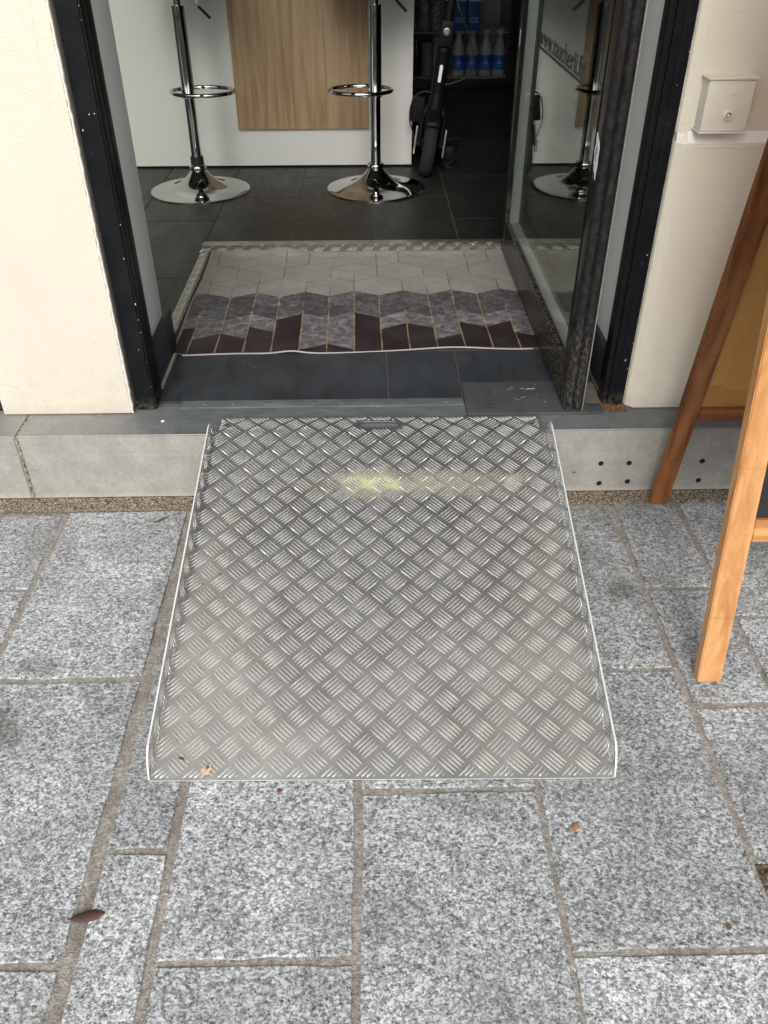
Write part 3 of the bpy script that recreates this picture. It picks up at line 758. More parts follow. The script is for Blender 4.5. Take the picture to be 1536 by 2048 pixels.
    cc = s.mix(at.outputs['Alpha'], at.outputs['Color'], s.mix(1.0, at.outputs['Color'], mul, 'MULTIPLY'))
    cc = s.mix(s.ramp(n2, [(0.4, 0.0), (0.75, 0.22)]), cc, (0.12, 0.11, 0.1))
    s.set(color=cc, rough=0.5, spec=0.35); s.bump(s.noise(350, 3), 0.15, 0.0008)
    me.materials.append(s.m)
    o = bpy.data.objects.new('printed_sheet', me); COL.objects.link(o); o.parent = mat_t
build_mat()
# rolled pale backing at the front edge
pts = []
for i in range(90):
    x = -0.50 + i * (0.94 / 89)
    z = FZ + 0.0025 + 0.007 * math.exp(-((x + 0.21) / 0.04) ** 2) + 0.008 * math.exp(-((x - 0.23) / 0.11) ** 2)
    pts.append((x, 0.409 + 0.010 * x * 2 + 0.003 * math.sin(x * 13), z))
MB().tube(pts, [0.0014 + 0.0008 * abs(math.sin(p[0] * 9)) for p in pts], 8).build('rolled_edge', simple('pale_backing', (0.36, 0.34, 0.335), 0.8), mat_t, True)

# ------------------------------------------------------------------ the shop building
bld = thing('shop_building', 'cream painted shopfront with black door jambs and large windows', 'building', (0, 0.095, 0))
# left pier
B('wall', -0.868, -0.5665, 0.095, 0.42, FZ + 0.001, 2.999, MW, bld, 0.004)
v = []; b = MB(); rw = random.Random(4)
# uneven paint bead along the pier edges
def bead(x, y, z0, z1, r, nm='paint_bead', m_=None):
    pts = []; z = z0; rr = []
    while z < z1: pts.append((x + rw.uniform(-.0007, .0007), y + rw.uniform(-.0006, .0006), z)); rr.append(r * rw.uniform(0.7, 1.25)); z += 0.012
    return MB().tube(pts, rr, 6).build(nm, m_ or MWEDGE, bld, True)
bead(-0.5645, 0.0975, FZ + 0.002, 1.6, 0.0028)
# right pier: lower part proud with a sloping ledge, upper part set back
def ledge_poly(x): return [(0.42), ]
MB().prism([(0.42, FZ + .001), (0.095, FZ + .001), (0.095, 0.768), (0.1085, 0.786), (0.1085, 2.999), (0.42, 2.999)], 'X', 0.629, 2.60).build('wall', MW, bld)
MB().prism([(0.629, 0.095), (0.629, 0.42), (0.6095, 0.42), (0.6095, 0.1125), (0.612, 0.108)], 'Z', FZ + .001, 0.768).build('wall_chamfer', MW, bld)
MB().prism([(0.629, 0.1085), (0.629, 0.42), (0.6095, 0.42), (0.6095, 0.118), (0.6125, 0.113)], 'Z', 0.7855, 2.999).build('wall_chamfer', MW, bld)
MB().add([(0.612, 0.108, 0.768), (0.629, 0.095, 0.768), (0.629, 0.1085, 0.7855), (0.6125, 0.113, 0.7855), (0.629, 0.2, 0.7855), (0.612, 0.2, 0.7855), (0.629, 0.2, 0.768), (0.612, 0.2, 0.768)],
         [(0, 1, 2, 3), (3, 2, 4, 5), (0, 3, 5, 7), (0, 7, 6, 1)]).build('wall_ledge', MWEDGE, bld)
B('ledge_highlight', 0.6295, 2.5995, 0.0940, 0.0945, 0.762, 0.768, MWEDGE, bld)  # paler strip, part of the ledge's painted-in brightness
MB().prism([(0.0948, 0.7683), (0.1080, 0.7862), (0.1083, 0.7895), (0.0944, 0.7705)], 'X', 0.6295, 2.5995).build('ledge_highlight', simple('ledge_highlight_white', (0.83, 0.81, 0.76), 0.5, bump=0.6, bscale=80, bdist=0.003), bld)  # paler colour paints in the light caught by the upward slope
bead(0.6085, 0.1205, FZ + 0.002, 1.6, 0.0018)
# reveals and jambs
B('reveal', -0.5665, -0.535, 0.196, 0.404, FZ + 0.001, 2.999, MREV, bld, 0.005)
B('reveal', 0.575, 0.6093, 0.166, 0.404, FZ + 0.001, 2.999, MREV, bld, 0.005)
jl = MB(); jl.box(-0.5585, -0.5165, 0.112, 0.160, FZ + 0.001, 2.25, 0, 0.0025); jl.box(-0.5600, -0.5145, 0.155, 0.1955, FZ + 0.001, 2.25, 0, 0.002)
jl.box(-0.521, -0.5125, 0.1165, 0.15, FZ + 0.001, 2.25, 0, 0.0015)
jl.build('door_jamb', MBLK, bld, True)
jr = MB()
jr.box(0.5700, 0.6085, 0.1165, 0.1655, FZ + 0.001, 2.25, 0, 0.0025); jr.box(0.5570, 0.5690, 0.1185, 0.160, FZ + 0.001, 2.25, 0, 0.002)
jr.box(0.5850, 0.6065, 0.1135, 0.130, FZ + 0.001, 2.25, 0, 0.0015); jr.box(0.5735, 0.5790, 0.1145, 0.130, FZ + 0.001, 2.25, 0, 0.0015)
jr.build('door_jamb', MBLK, bld, True)
B('door_head', -0.5600, 0.6085, 0.112, 0.165, 2.2505, 2.31, MBLK, bld, 0.002)
B('transom_light_block', -0.5655, 0.6085, 0.112, 0.165, 2.3105, 2.999, MBLK, bld)  # unseen; made solid to keep daylight out of the deep room
# skirting tiles at the reveals
for x0, x1, y0, y1, nm in ((-0.5348, -0.5215, 0.197, 0.443, 'skirting'), (0.5617, 0.5748, 0.168, 0.41, 'skirting')):
    B(nm, x0, x1, y0, y1, FZ + 0.008, 0.295, MTILE2, bld, 0.004)
    B('skirting_joint', x0 + 0.001, x1 + (0.005 if x0 < 0 else -0.002), y0 + .02, y1 - .02, FZ + 0.0005, FZ + 0.0075, simple('pale_joint', (0.34, 0.33, 0.27), 0.9, nscale=70, var=0.5), bld)
# upper wall, windows either side
B('wall', -6, 6, 0.095, 0.42, 3.45, 7.5, MW, bld)
B('shop_sign_panel', -2.6, 2.6, 0.07, 0.42, 3.0, 3.449, MBLK, bld)
for sx0, sx1 in ((-2.60, -0.872),):
    fr_ = MB()
    for a, b_ in ((sx0, sx0 + 0.05), (sx1 - 0.05, sx1)): fr_.box(a, b_, 0.115, 0.17, FZ + .001, 2.999, 0, 0.002)
    fr_.box(sx0 + .05, sx1 - .05, 0.115, 0.17, FZ + .001, 0.24, 0); fr_.box(sx0 + .05, sx1 - .05, 0.115, 0.17, 2.94, 2.999, 0)
    wnd = fr_.build('shop_window_frame', MBLK, bld, True)
    B('pane', sx0 + .05, sx1 - .05, 0.14, 0.146, 0.24, 2.94, MGLASS, wnd)
for sx0, sx1 in ((-6, -2.601), (2.601, 6)):
    B('wall', sx0, sx1, 0.095, 0.42, 0.0, 3.449, MW, bld)
# the room behind
rm = thing('interior_room', None, None); tag(rm, kind='structure')
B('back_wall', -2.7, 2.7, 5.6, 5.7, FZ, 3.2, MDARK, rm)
B('side_wall', -2.7, -2.6, 0.43, 5.6, FZ, 3.2, MROOM, rm)
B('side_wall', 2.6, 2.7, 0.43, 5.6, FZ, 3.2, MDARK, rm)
B('ceiling', -2.7, 2.7, 0.43, 5.7, 3.2, 3.3, MCEIL, rm)
B('partition_wall', -2.6, -0.1, 3.2, 3.3, FZ, 3.2, MROOM, rm)

# peeling flecks at the jamb edges, tiny separate chips of paint joined together
ch = MB(); rc = random.Random(8)
for i in range(38):
    side = rc.random()
    z = FZ + 0.02 + rc.random() ** 1.4 * 0.85; a = rc.uniform(0.0004, 0.0011) * rc.choice([1, 1, 1, 1.7]); h = a * rc.uniform(1, 4)
    if side < 0.30: x, y = -0.5165 + rc.uniform(-.001, .001), 0.1155
    elif side < 0.62: x, y = 0.6085 + rc.uniform(-.003, .001), 0.1125
    elif side < 0.8: x, y = rc.uniform(-0.557, -0.52), 0.1112
    else: x, y = rc.uniform(0.587, 0.606), 0.1128
    ch.add([(x - a, y, z), (x + a, y, z + a * .3), (x + a * .6, y, z + h), (x - a * .7, y, z + h * .8), (x, y + 0.0012, z + h / 2)], [(0, 1, 2, 3), (0, 4, 1), (1, 4, 2), (2, 4, 3), (3, 4, 0)])
tag(ch.build('paint_chips', MWEDGE, bld), kind='stuff')

# lock box on the right pier
MBOX = simple('box_paint', (0.70, 0.655, 0.57), 0.5, nscale=9, var=0.04, bump=0.6, bscale=75, bdist=0.003)
bx = thing('key_switch_box', 'small cream painted metal box with round lock on the right wall', 'box', (0.683, 0.108, 0.84))
m = MB(); m.box(0.640, 0.728, 0.070, 0.1084, 0.797, 0.886, 0, 0.0022); m.build('box_body', MBOX, bx, True)
m = MB(); m.box(0.636, 0.733, 0.0665, 0.1084, 0.8865, 0.890, 0, 0.0012); m.build('top_lip', MBOX, bx, True)
m = MB(); m.box(0.637, 0.730, 0.0665, 0.1084, 0.7935, 0.7965, 0, 0.0012); m.build('bottom_lip', MBOX, bx, True)
m = MB(); m.lathe([(0.0085, 0.0715), (0.0088, 0.0650), (0.0075, 0.0625), (0.0052, 0.0625), (0.0050, 0.0655)], 24, (0.687, 0, 0.826), 'Y'); lk = m.build('lock', MBOX, bx, True)
m = MB(); m.lathe([(0.0049, 0.0660), (0.0049, 0.0640)], 20, (0.687, 0, 0.826), 'Y'); m.build('keyway', MHOLE, lk, True)
m = MB(); m.lathe([(0.0034, 0.0658), (0.0034, 0.0628)], 20, (0.6868, 0, 0.8258), 'Y'); m.build('lock_core', MWEDGE, lk, True)
m = MB(); m.lathe([(0.0055, 0.0705), (0.0045, 0.0685), (0.0015, 0.0678)], 20, (0.6895, 0, 0.864), 'Y'); m.build('rivet', MBOX, bx, True)
rst = NM('rust_streak'); rst.set(color=rst.ramp(rst.noise(130, 4), [(0.35, (0.16, 0.07, 0.02)), (0.6, (0.42, 0.28, 0.13)), (0.75, (0.55, 0.42, 0.26))]), rough=0.9)
def stain(x0, x1, z0, z1, y, name, seed):
    r_ = random.Random(seed); n = 22; ring = []
    for i in range(n):
        a = 2 * math.pi * i / n; k = r_.uniform(0.72, 1.05)
        ring.append(((x0 + x1) / 2 + (x1 - x0) / 2 * k * math.cos(a), y, (z0 + z1) / 2 + (z1 - z0) / 2 * k * math.sin(a)))
    return mesh_obj(name, ring, [tuple(range(n))], rst.m, bld)
rr2 = random.Random(6); n = 26; ring = []
for i in range(n):
    a = 2 * math.pi * i / n; k = rr2.uniform(0.7, 1.1); t_ = 0.62 + 0.36 * k * math.sin(a); xx_ = 0.690 + 0.024 * k * math.cos(a)
    ring.append((xx_, 0.0944 + 0.0136 * t_ - 0.0007, 0.7683 + 0.0179 * t_ + 0.0005))
mesh_obj('rust_stain', ring, [tuple(range(n))], rst.m, bld)

# ------------------------------------------------------------------ the open glass door
dr = thing('glass_door', 'black framed glass door standing open at right with web address lettering', 'door', (0.477, 0.08, FZ))
XA, XB = 0.455, 0.498
ZB = FZ + 0.010
DT = 2.23
B('stile', XA, XB, 0.078, 0.124, ZB, DT, MDOOR, dr, 0.0018)
B('stile', XA, XB, 1.137, 1.195, ZB, DT, MDOOR, dr, 0.0018)
B('bottom_rail', XA + .0004, XB - .0004, 0.1245, 1.1365, ZB, 0.287, MDOOR, dr, 0.0015)
B('top_rail', XA + .0004, XB - .0004, 0.1245, 1.1365, 2.12, DT, MDOOR, dr, 0.0015)
# outer bead around the pane, black; rebate behind the pane, pale
bd = MB()
bd.box(XA - 0.001, XA + 0.007, 0.1245, 0.128, 0.287, 2.12); bd.box(XA - 0.001, XA + 0.007, 1.132, 1.1365, 0.287, 2.12)
bd.box(XA - 0.001, XA + 0.007, 0.128, 1.132, 0.2872, 0.294); bd.box(XA - 0.001, XA + 0.007, 0.128, 1.132, 2.115, 2.12)
bd.build('glazing_bead', MDOOR, dr)
rb = MB()
rb.box(XA + 0.0135, XB - 0.001, 1.1295, 1.1368, 0.2925, 2.115); rb.box(XA + 0.0135, XB - 0.001, 0.1248, 1.129, 0.2868, 0.2925)
rb.box(XA + 0.0135, XB - 0.001, 0.1243, 0.1275, 0.2928, 2.115)
rb.build('pale_rebate', MBEAD, dr)
B('pane', XA + 0.0075, XA + 0.0125, 0.1285, 1.1365, 0.2885, 2.119, MGLASS, dr)
mt = Matrix(((0, 0, -1, XA + 0.0068), (-1, 0, 0, 0.872), (0, 1, 0, 0.845), (0, 0, 0, 1)))
tx = text_mesh('web_address_lettering', 'www.taucherli.fr', 0.060, MVINYL, dr, mt, 1.0, 0.0003, 1.0)
vx = [v_.co for v_ in tx.data.vertices]; wy = max(v_.y for v_ in vx) - min(v_.y for v_ in vx)
k_ = 0.545 / wy; y_hi = max(v_.y for v_ in vx)
for v_ in tx.data.vertices: v_.co.y = y_hi + (v_.co.y - y_hi) * k_
B('lettering_underline', XA + 0.0066, XA + 0.0072, 0.322, 0.866, 0.8345, 0.8405, MVINYL, dr)
# pile seals on the leading edge
def pile(x0, x1, name, seed):
    r_ = random.Random(seed); v = []; f = []; nz = 420; nw = 7
    for i in range(nz + 1):
        z = ZB + 0.004 + (1.5) * i / nz
        for j in range(nw + 1):
            t = j / nw; x = x0 + (x1 - x0) * t
            d = 0.0105 * math.sin(math.pi * t) ** 0.5 * (1 + 0.25 * math.sin(z * 55 + seed) * math.sin(z * 23)) + r_.uniform(-0.0016, 0.0016)
            if j in (0, nw): x += r_.uniform(-0.0009, 0.0009)
            v.append((x, 0.0775 - max(0, d), z))
    for i in range(nz):
        for j in range(nw):
            a = i * (nw + 1) + j; f.append((a, a + 1, a + nw + 2, a + nw + 1))
    k = len(v)
    for i in range(5200):      # loose bristles
        z = ZB + 0.004 + 1.49 * r_.random(); t = r_.choice([r_.uniform(-.02, .12), r_.uniform(0.88, 1.02), r_.random()]); x = x0 + (x1 - x0) * t
        y = 0.0765 - 0.0105 * max(0, math.sin(math.pi * min(max(t, 0), 1))) ** 0.5
        dx = (t - 0.5) * 0.006 + r_.uniform(-.0012, .0012); dy = -r_.uniform(0.001, 0.0035); dz = r_.uniform(-0.003, 0.001); wd = 0.00035
        v += [(x, y, z - wd), (x, y, z + wd), (x + dx, y + dy, z + dz)]; f.append((k, k + 1, k + 2)); k += 3
    o = mesh_obj(name, v, f, MFUR, dr, True); tag(o, kind='stuff')
pile(0.4575, 0.4765, 'pile_seal', 1); pile(0.4775, 0.4970, 'pile_seal', 2)
B('seal_carrier', 0.4970, 0.4990, 0.066, 0.0775, ZB, DT, simple('worn_alu_strip', (0.42, 0.41, 0.39), 0.4, 0.7, 200, 0.8), dr)
# torn stickers on the stiles
def sticker(ptsyz, x, name, holes=None):
    n = len(ptsyz); v = [(x, a, b_) for a, b_ in ptsyz] + [(x - 0.0006, a, b_) for a, b_ in ptsyz]
    f = [tuple(range(n)), tuple(range(n, 2 * n))[::-1]] + [(i, (i + 1) % n, (i + 1) % n + n, i + n) for i in range(n)]
    return mesh_obj(name, v, f, MSTICK, dr)
P_ = [(0.117, 0.787), (0.109, 0.784), (0.101, 0.779), (0.0885, 0.772), (0.0840, 0.762), (0.0855, 0.745), (0.0830, 0.732), (0.0860, 0.716), (0.0870, 0.704), (0.0930, 0.709), (0.0960, 0.716), (0.0985, 0.721), (0.1010, 0.716), (0.1060, 0.720), (0.1085, 0.728), (0.1130, 0.7290), (0.1120, 0.745), (0.1180, 0.748), (0.1175, 0.760), (0.1125, 0.764), (0.1150, 0.772)]
sticker(P_, XA - 0.0001, 'torn_sticker')
MB().tube([(XA - 0.0009, 0.099, 0.735), (XA - 0.0009, 0.0985, 0.750), (XA - 0.0009, 0.095, 0.757), (XA - 0.0009, 0.099, 0.764), (XA - 0.0009, 0.104, 0.762), (XA - 0.0009, 0.1045, 0.748)], 0.0008, 5).build('sticker_mark', MVINYL, dr)
sticker([(1.158, 0.842), (1.150, 0.846), (1.146, 0.835), (1.150, 0.822), (1.143, 0.815), (1.148, 0.800), (1.155, 0.806), (1.152, 0.818), (1.160, 0.826)], XA - 0.0001, 'torn_sticker')
# worn metal on the bottom of the leading edge
sc_ = MB(); r_ = random.Random(3)
for i in range(70):
    y = r_.uniform(0.13, 0.8); z = 0.2885 + r_.uniform(-0.001, 0.004); a = r_.uniform(0.001, 0.004)
    sc_.add([(XA - 0.0013, y, z), (XA - 0.0013, y + a, z + .0004), (XA - 0.0013, y + a * .8, z + 0.0012), (XA - 0.0013, y, z + 0.001)], [(0, 1, 2, 3)])
tag(sc_.build('paint_chips', MWEDGE, dr), kind='stuff')

# ------------------------------------------------------------------ counter, oak panel, stools
ct = thing('counter', 'white bar counter front inside the shop, black recessed foot', 'counter', (-0.9, 2.55, FZ))
B('front_panel', -2.2, 0.198, 2.300, 2.322, FZ + 0.008, 1.24, MWHITEC, ct, 0.001)
B('side_panel', 0.176, 0.198, 2.3225, 2.85, FZ + 0.008, 1.24, MWHITEC, ct, 0.001)
B('side_panel', -2.2, -2.178, 2.3225, 2.85, FZ + 0.008, 1.24, MWHITEC, ct, 0.001)
B('worktop', -2.25, 0.24, 2.25, 2.88, 1.2405, 1.28, MOAK, ct, 0.002)
B('plinth', -2.17, 0.17, 2.34, 2.82, FZ + 0.0005, FZ + 0.10, MBLACKGLOSS, ct)
B('oak_panel', -0.560, 0.008, 2.279, 2.2995, 0.339, 1.238, MOAK, ct, 0.0012)

def make_stool(label, loc):
    t = thing('bar_stool', label, 'bar stool', loc, (0, 0, 0), 'chrome bar stools at the counter')
    ORG[t.name] = Vector((0, 0, 0))
    prof = [(0.199, 0.0), (0.2025, 0.0015), (0.2025, 0.004), (0.199, 0.0062)]
    for k in range(1, 15):
        u = k / 14; r = 0.199 + (0.031 - 0.199) * u; prof.append((r, 0.0062 + 0.012 * u + 0.062 * u ** 3.4))
    b = MB(); b.lathe(prof, 96, cap=True); b.build('trumpet_base', MCHROME, t, True, True)
    MB().lathe([(0.030, 0.080), (0.0335, 0.084), (0.0335, 0.096), (0.030, 0.101), (0.027, 0.103)], 48).build('collar', MCHROME, t, True, True)
    MB().lathe([(0.0205, 0.10), (0.0205, 0.36)], 48).build('lower_column', MCHROME, t, True, True)
    MB().lathe([(0.0212, 0.350), (0.0262, 0.349), (0.0262, 0.353), (0.0250, 0.356), (0.0250, 0.66), (0.014, 0.661), (0.014, 0.74)], 48).build('upper_column', MCHROME, t, True, True)
    return t
S1 = (-0.694, 1.950, FZ); S2 = (0.0345, 1.955, FZ)
def finish_stool(t, side, loc):
    cx, cz, r_ = 0.057 * side, 0.372, 0.121
    pts = [(cx + r_ * math.cos(2 * math.pi * k / 48), -0.004 + 0.092 * math.sin(2 * math.pi * k / 48), cz + 0.002 * side * 0) for k in range(48)]
    MB().tube(pts, 0.0075, 14, closed=True).build('footrest', MCHROME, t, True, True)
    b = MB(); b.box(-0.03, 0.03, -0.03, 0.03, 0.74, 0.748, 0, 0.002); b.box(-0.09, 0.09, -0.09, 0.09, 0.748, 0.754, 0, 0.002); b.build('seat_plate', MBLACKGLOSS, t, True, True)
    pr = [(0.17, 0.755), (0.19, 0.765), (0.192, 0.80), (0.18, 0.815), (0.10, 0.822), (0.01, 0.823)]
    MB().lathe(pr, 48).build('seat', MRUB, t, True, True)
    MB().tube(smoothpath([(0.02 , 0, 0.745), (0.045, -0.004, 0.735), (0.062, -0.006, 0.69), (0.075, -0.006, 0.665)], 5), 0.0032, 8).build('height_lever', MCHROME, t, True, True)
    MB().tube([(0.078, -0.006, 0.657), (0.118, -0.006, 0.618)], 0.0052, 10).build('lever_grip', MSCOOT, t, True, True)
s1 = make_stool('chrome bar stool with black collar at its foot, nearer the left jamb', S1)
finish_stool(s1, 1, S1)
MB().lathe([(0.0255, 0.103), (0.0262, 0.106), (0.0262, 0.132), (0.0245, 0.134), (0.0212, 0.134)], 40).build('rubber_collar', MRUB, s1, True, True)
s2 = make_stool('chrome bar stool in front of the right edge of the oak panel', S2)
finish_stool(s2, -1, S2)
for c in s2.children:
    if c.name.startswith('height_lever') or c.name.startswith('lever_grip'):
        c.location = (0.0, 0, 0.018)

# ------------------------------------------------------------------ kick scooter
sk = thing('kick_scooter', 'black electric kick scooter parked beside the counter, front wheel towards the door', 'scooter', (0.249, 2.14, FZ), (R(-3), R(7.6), R(-4)))
ORG[sk.name] = Vector((0, 0, 0))
def SP(name, b, m_, sm=True, par=None): return b.build(name, m_, par or sk, sm, True)
ty = []; 
for k in range(49):
    a = 2 * math.pi * k / 48; 
b = MB(); Rw, rw_ = 0.100, 0.0265
v = []; f = []
for i in range(56):
    a = 2 * math.pi * i / 56
    for j in range(14):
        t = 2 * math.pi * j / 14; rr = Rw + rw_ * math.cos(t) * 0.95; v.append((0.0235 * math.sin(t) * (1.15 if math.cos(t) > 0 else .9), rr * math.cos(a), 0.1255 + rr * math.sin(a)))
for i in range(56):
    for j in range(14): f.append((i * 14 + j, ((i + 1) % 56) * 14 + j, ((i + 1) % 56) * 14 + (j + 1) % 14, i * 14 + (j + 1) % 14))
whl = SP('front_wheel', MB().lathe([(0.082, -0.012), (0.03, -0.02), (0.012, -0.034), (0.012, 0.034), (0.03, 0.02), (0.082, 0.012)], 40, (0, 0, 0.1255), 'X'), MSCOOT)
b.add(v, f); SP('tyre', b, MTYRE, True, whl)
for s_ in (-1, 1):
    SP('fork_arm', MB().tube(smoothpath([(s_ * 0.047, 0.0, 0.125), (s_ * 0.047, 0.0, 0.19), (s_ * 0.044, 0.0, 0.235), (s_ * 0.026, 0.005, 0.275)], 5), [0.010] * 6 + [0.011] * 5 + [0.014] * 5, 10), MSCOOT)
    SP('fork_cover', MB().box(s_ * 0.062 - 0.004, s_ * 0.062 + 0.004, -0.014, 0.014, 0.085, 0.195, 0, 0.003), MGREYSIL)
    SP('axle_nut', MB().lathe([(0.012, s_ * 0.048), (0.012, s_ * 0.066), (0.006, s_ * 0.07)], 16, (0, 0, 0.1255), 'X'), MSCOOT)
b = MB(); v = []; f = []
for i in range(15):
    a = R(40 + i * 10)
    for j in range(7):
        t = R(-90 + 30 * j); v.append((0.032 * math.sin(t), -(Rw + 0.034 + 0.010 * math.cos(t)) * math.cos(a), 0.1255 + (Rw + 0.034 + 0.010 * math.cos(t)) * math.sin(a)))
for i in range(14):
    for j in range(6): a = i * 7 + j; f.append((a, a + 1, a + 8, a + 7))
b.add(v, f); o = SP('mudguard', b, MSCOOT); md = o.modifiers.new('s', 'SOLIDIFY'); md.thickness = 0.003
SP('fork_crown', MB().lathe([(0.034, 0.255), (0.036, 0.27), (0.030, 0.30), (0.0275, 0.325)], 32, (0, 0.006, 0)), MSCOOT)
SP('steering_tube', MB().lathe([(0.0285, 0.325), (0.0285, 0.47), (0.030, 0.475), (0.030, 0.49), (0.027, 0.495)], 32, (0, 0.010, 0)), MSCOOT)
rf = MB(); pr = []
for k in range(16):
    a = 2 * math.pi * k / 16; pr.append((0.0065 * math.cos(a), 0.402 + math.copysign(0.026, math.sin(a)) + 0.0065 * math.sin(a)))
rf.prism(pr, 'Y', -0.0225, -0.0185); SP('white_reflector', rf, MREFL, False)
SP('hinge_block', MB().box(-0.0255, 0.0255, -0.022, 0.042, 0.498, 0.59, 0, 0.007), MSCOOT)
SP('hinge_button', MB().lathe([(0.014, -0.0215), (0.013, -0.0255), (0.008, -0.0262), (0.006, -0.023)], 24, (0, 0, 0.552), 'Y'), MGREYSIL)
SP('stem', MB().tube([(0, 0.010, 0.588), (0.0, 0.022, 0.80), (0.0, 0.045, 1.14)], [0.0205, 0.0195, 0.019], 24), MSCOOT)
SP('orange_strip', MB().box(-0.0185, -0.0140, -0.008, 0.010, 0.655, 0.70, 0, 0.002), MORANGE)
SP('rear_brace', MB().tube([(-0.030, 0.03, 0.59), (-0.026, 0.035, 0.80), (-0.02, 0.05, 1.0)], 0.008, 10), MSCOOT)
SP('handlebar', MB().tube([(-0.24, 0.06, 1.15), (-0.1, 0.045, 1.16), (0.1, 0.045, 1.16), (0.24, 0.06, 1.15)], 0.013, 14), MSCOOT)
SP('deck', MB().box(-0.078, 0.078, 0.16, 0.66, 0.085, 0.125, 0, 0.008), MSCOOT)
SP('neck', MB().tube([(0, 0.03, 0.30), (0, 0.10, 0.20), (0, 0.19, 0.115)], [0.026, 0.03, 0.03], 14), MSCOOT)
SP('rear_wheel', MB().lathe([(0.10, -0.022), (0.124, -0.014), (0.126, 0), (0.124, 0.014), (0.10, 0.022), (0.02, 0.025)], 40, (0, 0.80, 0.1255), 'X'), MTYRE)
SP('rear_mudguard', MB().box(-0.035, 0.035, 0.66, 0.93, 0.255, 0.262, 0, 0.002), MSCOOT)
SP('brake_cable', MB().tube(smoothpath([(0.022, 0.0, 0.66), (0.04, -0.01, 0.63), (0.085, -0.01, 0.56), (0.117, 0, 0.49), (0.122, 0, 0.44), (0.105, 0, 0.40), (0.06, 0, 0.375), (0.02, 0.0, 0.36)], 8), 0.0034, 8), MRUB)
SP('brake_cable', MB().tube(smoothpath([(-0.018, 0, 0.325), (-0.06, 0, 0.325), (-0.095, 0.01, 0.29), (-0.10, 0.01, 0.22), (-0.075, 0, 0.16), (-0.055, 0, 0.13)], 8), 0.003, 8), MRUB)
SP('side_plate', MB().box(-0.10, -0.045, 0.05, 0.056, 0.20, 0.30, 0, 0.004), MSCOOT)

cb = thing('charger_cable', 'black charger cable coiled on the dark floor behind the scooter wheel', 'cable', (0.37, 2.32, FZ))
pts = [(0.30, 2.22, FZ + 0.14), (0.315, 2.25, FZ + 0.10), (0.33, 2.28, FZ + 0.05), (0.36, 2.25, FZ + .006), (0.40, 2.28, FZ + .006), (0.42, 2.36, FZ + .006), (0.39, 2.43, FZ + .006), (0.34, 2.42, FZ + .008), (0.32, 2.34, FZ + .012), (0.36, 2.27, FZ + 0.016), (0.41, 2.33, FZ + 0.05), (0.43, 2.40, FZ + 0.09), (0.37, 2.44, FZ + 0.08), (0.33, 2.42, FZ + 0.04)]
MB().tube(smoothpath(pts, 7), 0.0036, 8).build('cable', MRUB, cb, True)
B('red_plug', 0.335, 0.362, 2.44, 2.47, FZ + 0.055, FZ + 0.10, MRED, cb, 0.004)
B('power_brick', 0.345, 0.40, 2.46, 2.52, FZ + 0.0, FZ + 0.045, MRUB, cb, 0.005)

# ------------------------------------------------------------------ fridge and its contents
fg = thing('display_fridge', 'black drinks fridge with wire shelf standing in the dark back of the shop', 'fridge', (0.55, 4.45, FZ))
FX0, FX1, FY0, FY1 = 0.06, 0.93, 4.20, 4.75
B('plinth', FX0, FX1, FY0 + 0.0, FY1, FZ, 0.222, MBLACKGLOSS, fg)
MFI = simple('fridge_liner', (0.30, 0.30, 0.28), 0.5)
B('back_panel', FX0 + .03, FX1 - .035, FY1 - 0.03, FY1, 0.2225, 1.9, MFI, fg)
B('side_panel', FX0, FX0 + 0.03, FY0, FY1, 0.2225, 1.9, MBLACKGLOSS, fg); B('side_panel', FX1 - 0.035, FX1, FY0, FY1, 0.2225, 1.9, MBLACKGLOSS, fg)
B('top_panel', FX0, FX1, FY0, FY1, 1.901, 1.95, MBLACKGLOSS, fg)
B('inner_floor', FX0 + .0301, FX1 - .0351, FY0 + 0.02, FY1 - 0.0301, 0.2225, 0.226, MFI, fg)
B('inner_liner', FX1 - 0.0385, FX1 - .0352, FY0 + 0.02, FY1 - 0.0302, 0.2262, 1.9, MFI, fg)
fd = MB(); fd.box(FX0, FX0 + .04, FY0 - .04, FY0 - .002, 0.20, 1.95); fd.box(FX1 - .05, FX1, FY0 - .04, FY0 - .002, 0.20, 1.95); fd.box(FX0 + .04, FX1 - .05, FY0 - .04, FY0 - .002, 0.20, 0.226); fd.box(FX0 + .04, FX1 - .05, FY0 - .04, FY0 - .002, 1.91, 1.95)
fdo = fd.build('door_frame', MBLACKGLOSS, fg); 
sh = MB(); zs = 0.478
for y in (FY0 + 0.035, FY0 + 0.25, FY1 - 0.05): sh.tube([(FX0 + .035, y, zs - 0.005), (FX1 - .042, y, zs - 0.005)], 0.0035, 6)
x = FX0 + 0.045
while x < FX1 - 0.045:
    sh.tube([(x, FY0 + 0.03, zs), (x, FY1 - 0.045, zs)], 0.0018, 5); x += 0.022
sh.build('wire_shelf', simple('white_coated_wire', (0.45, 0.45, 0.43), 0.4), fg, True)
MMILK = simple('white_bottle_plastic', (0.36, 0.385, 0.385), 0.45)
MLAB = NM('blue_label'); x_, y_, z_ = MLAB.sep(); MLAB.set(color=MLAB.mix(MLAB.ramp(z_, [(0.074, 1.0), (0.082, 0.0)]), (0.012, 0.085, 0.40), (0.03, 0.16, 0.55)), rough=0.4); MLAB = MLAB.m
MPRINT = simple('pale_label_print', (0.5, 0.6, 0.75), 0.5)
desc = ['white bottle with blue label, first from the scooter on the lower shelf', 'white bottle with blue label, second from the scooter', 'white bottle with blue label, third from the scooter', 'white bottle with blue label nearest the fridge right side']
bot0 = None
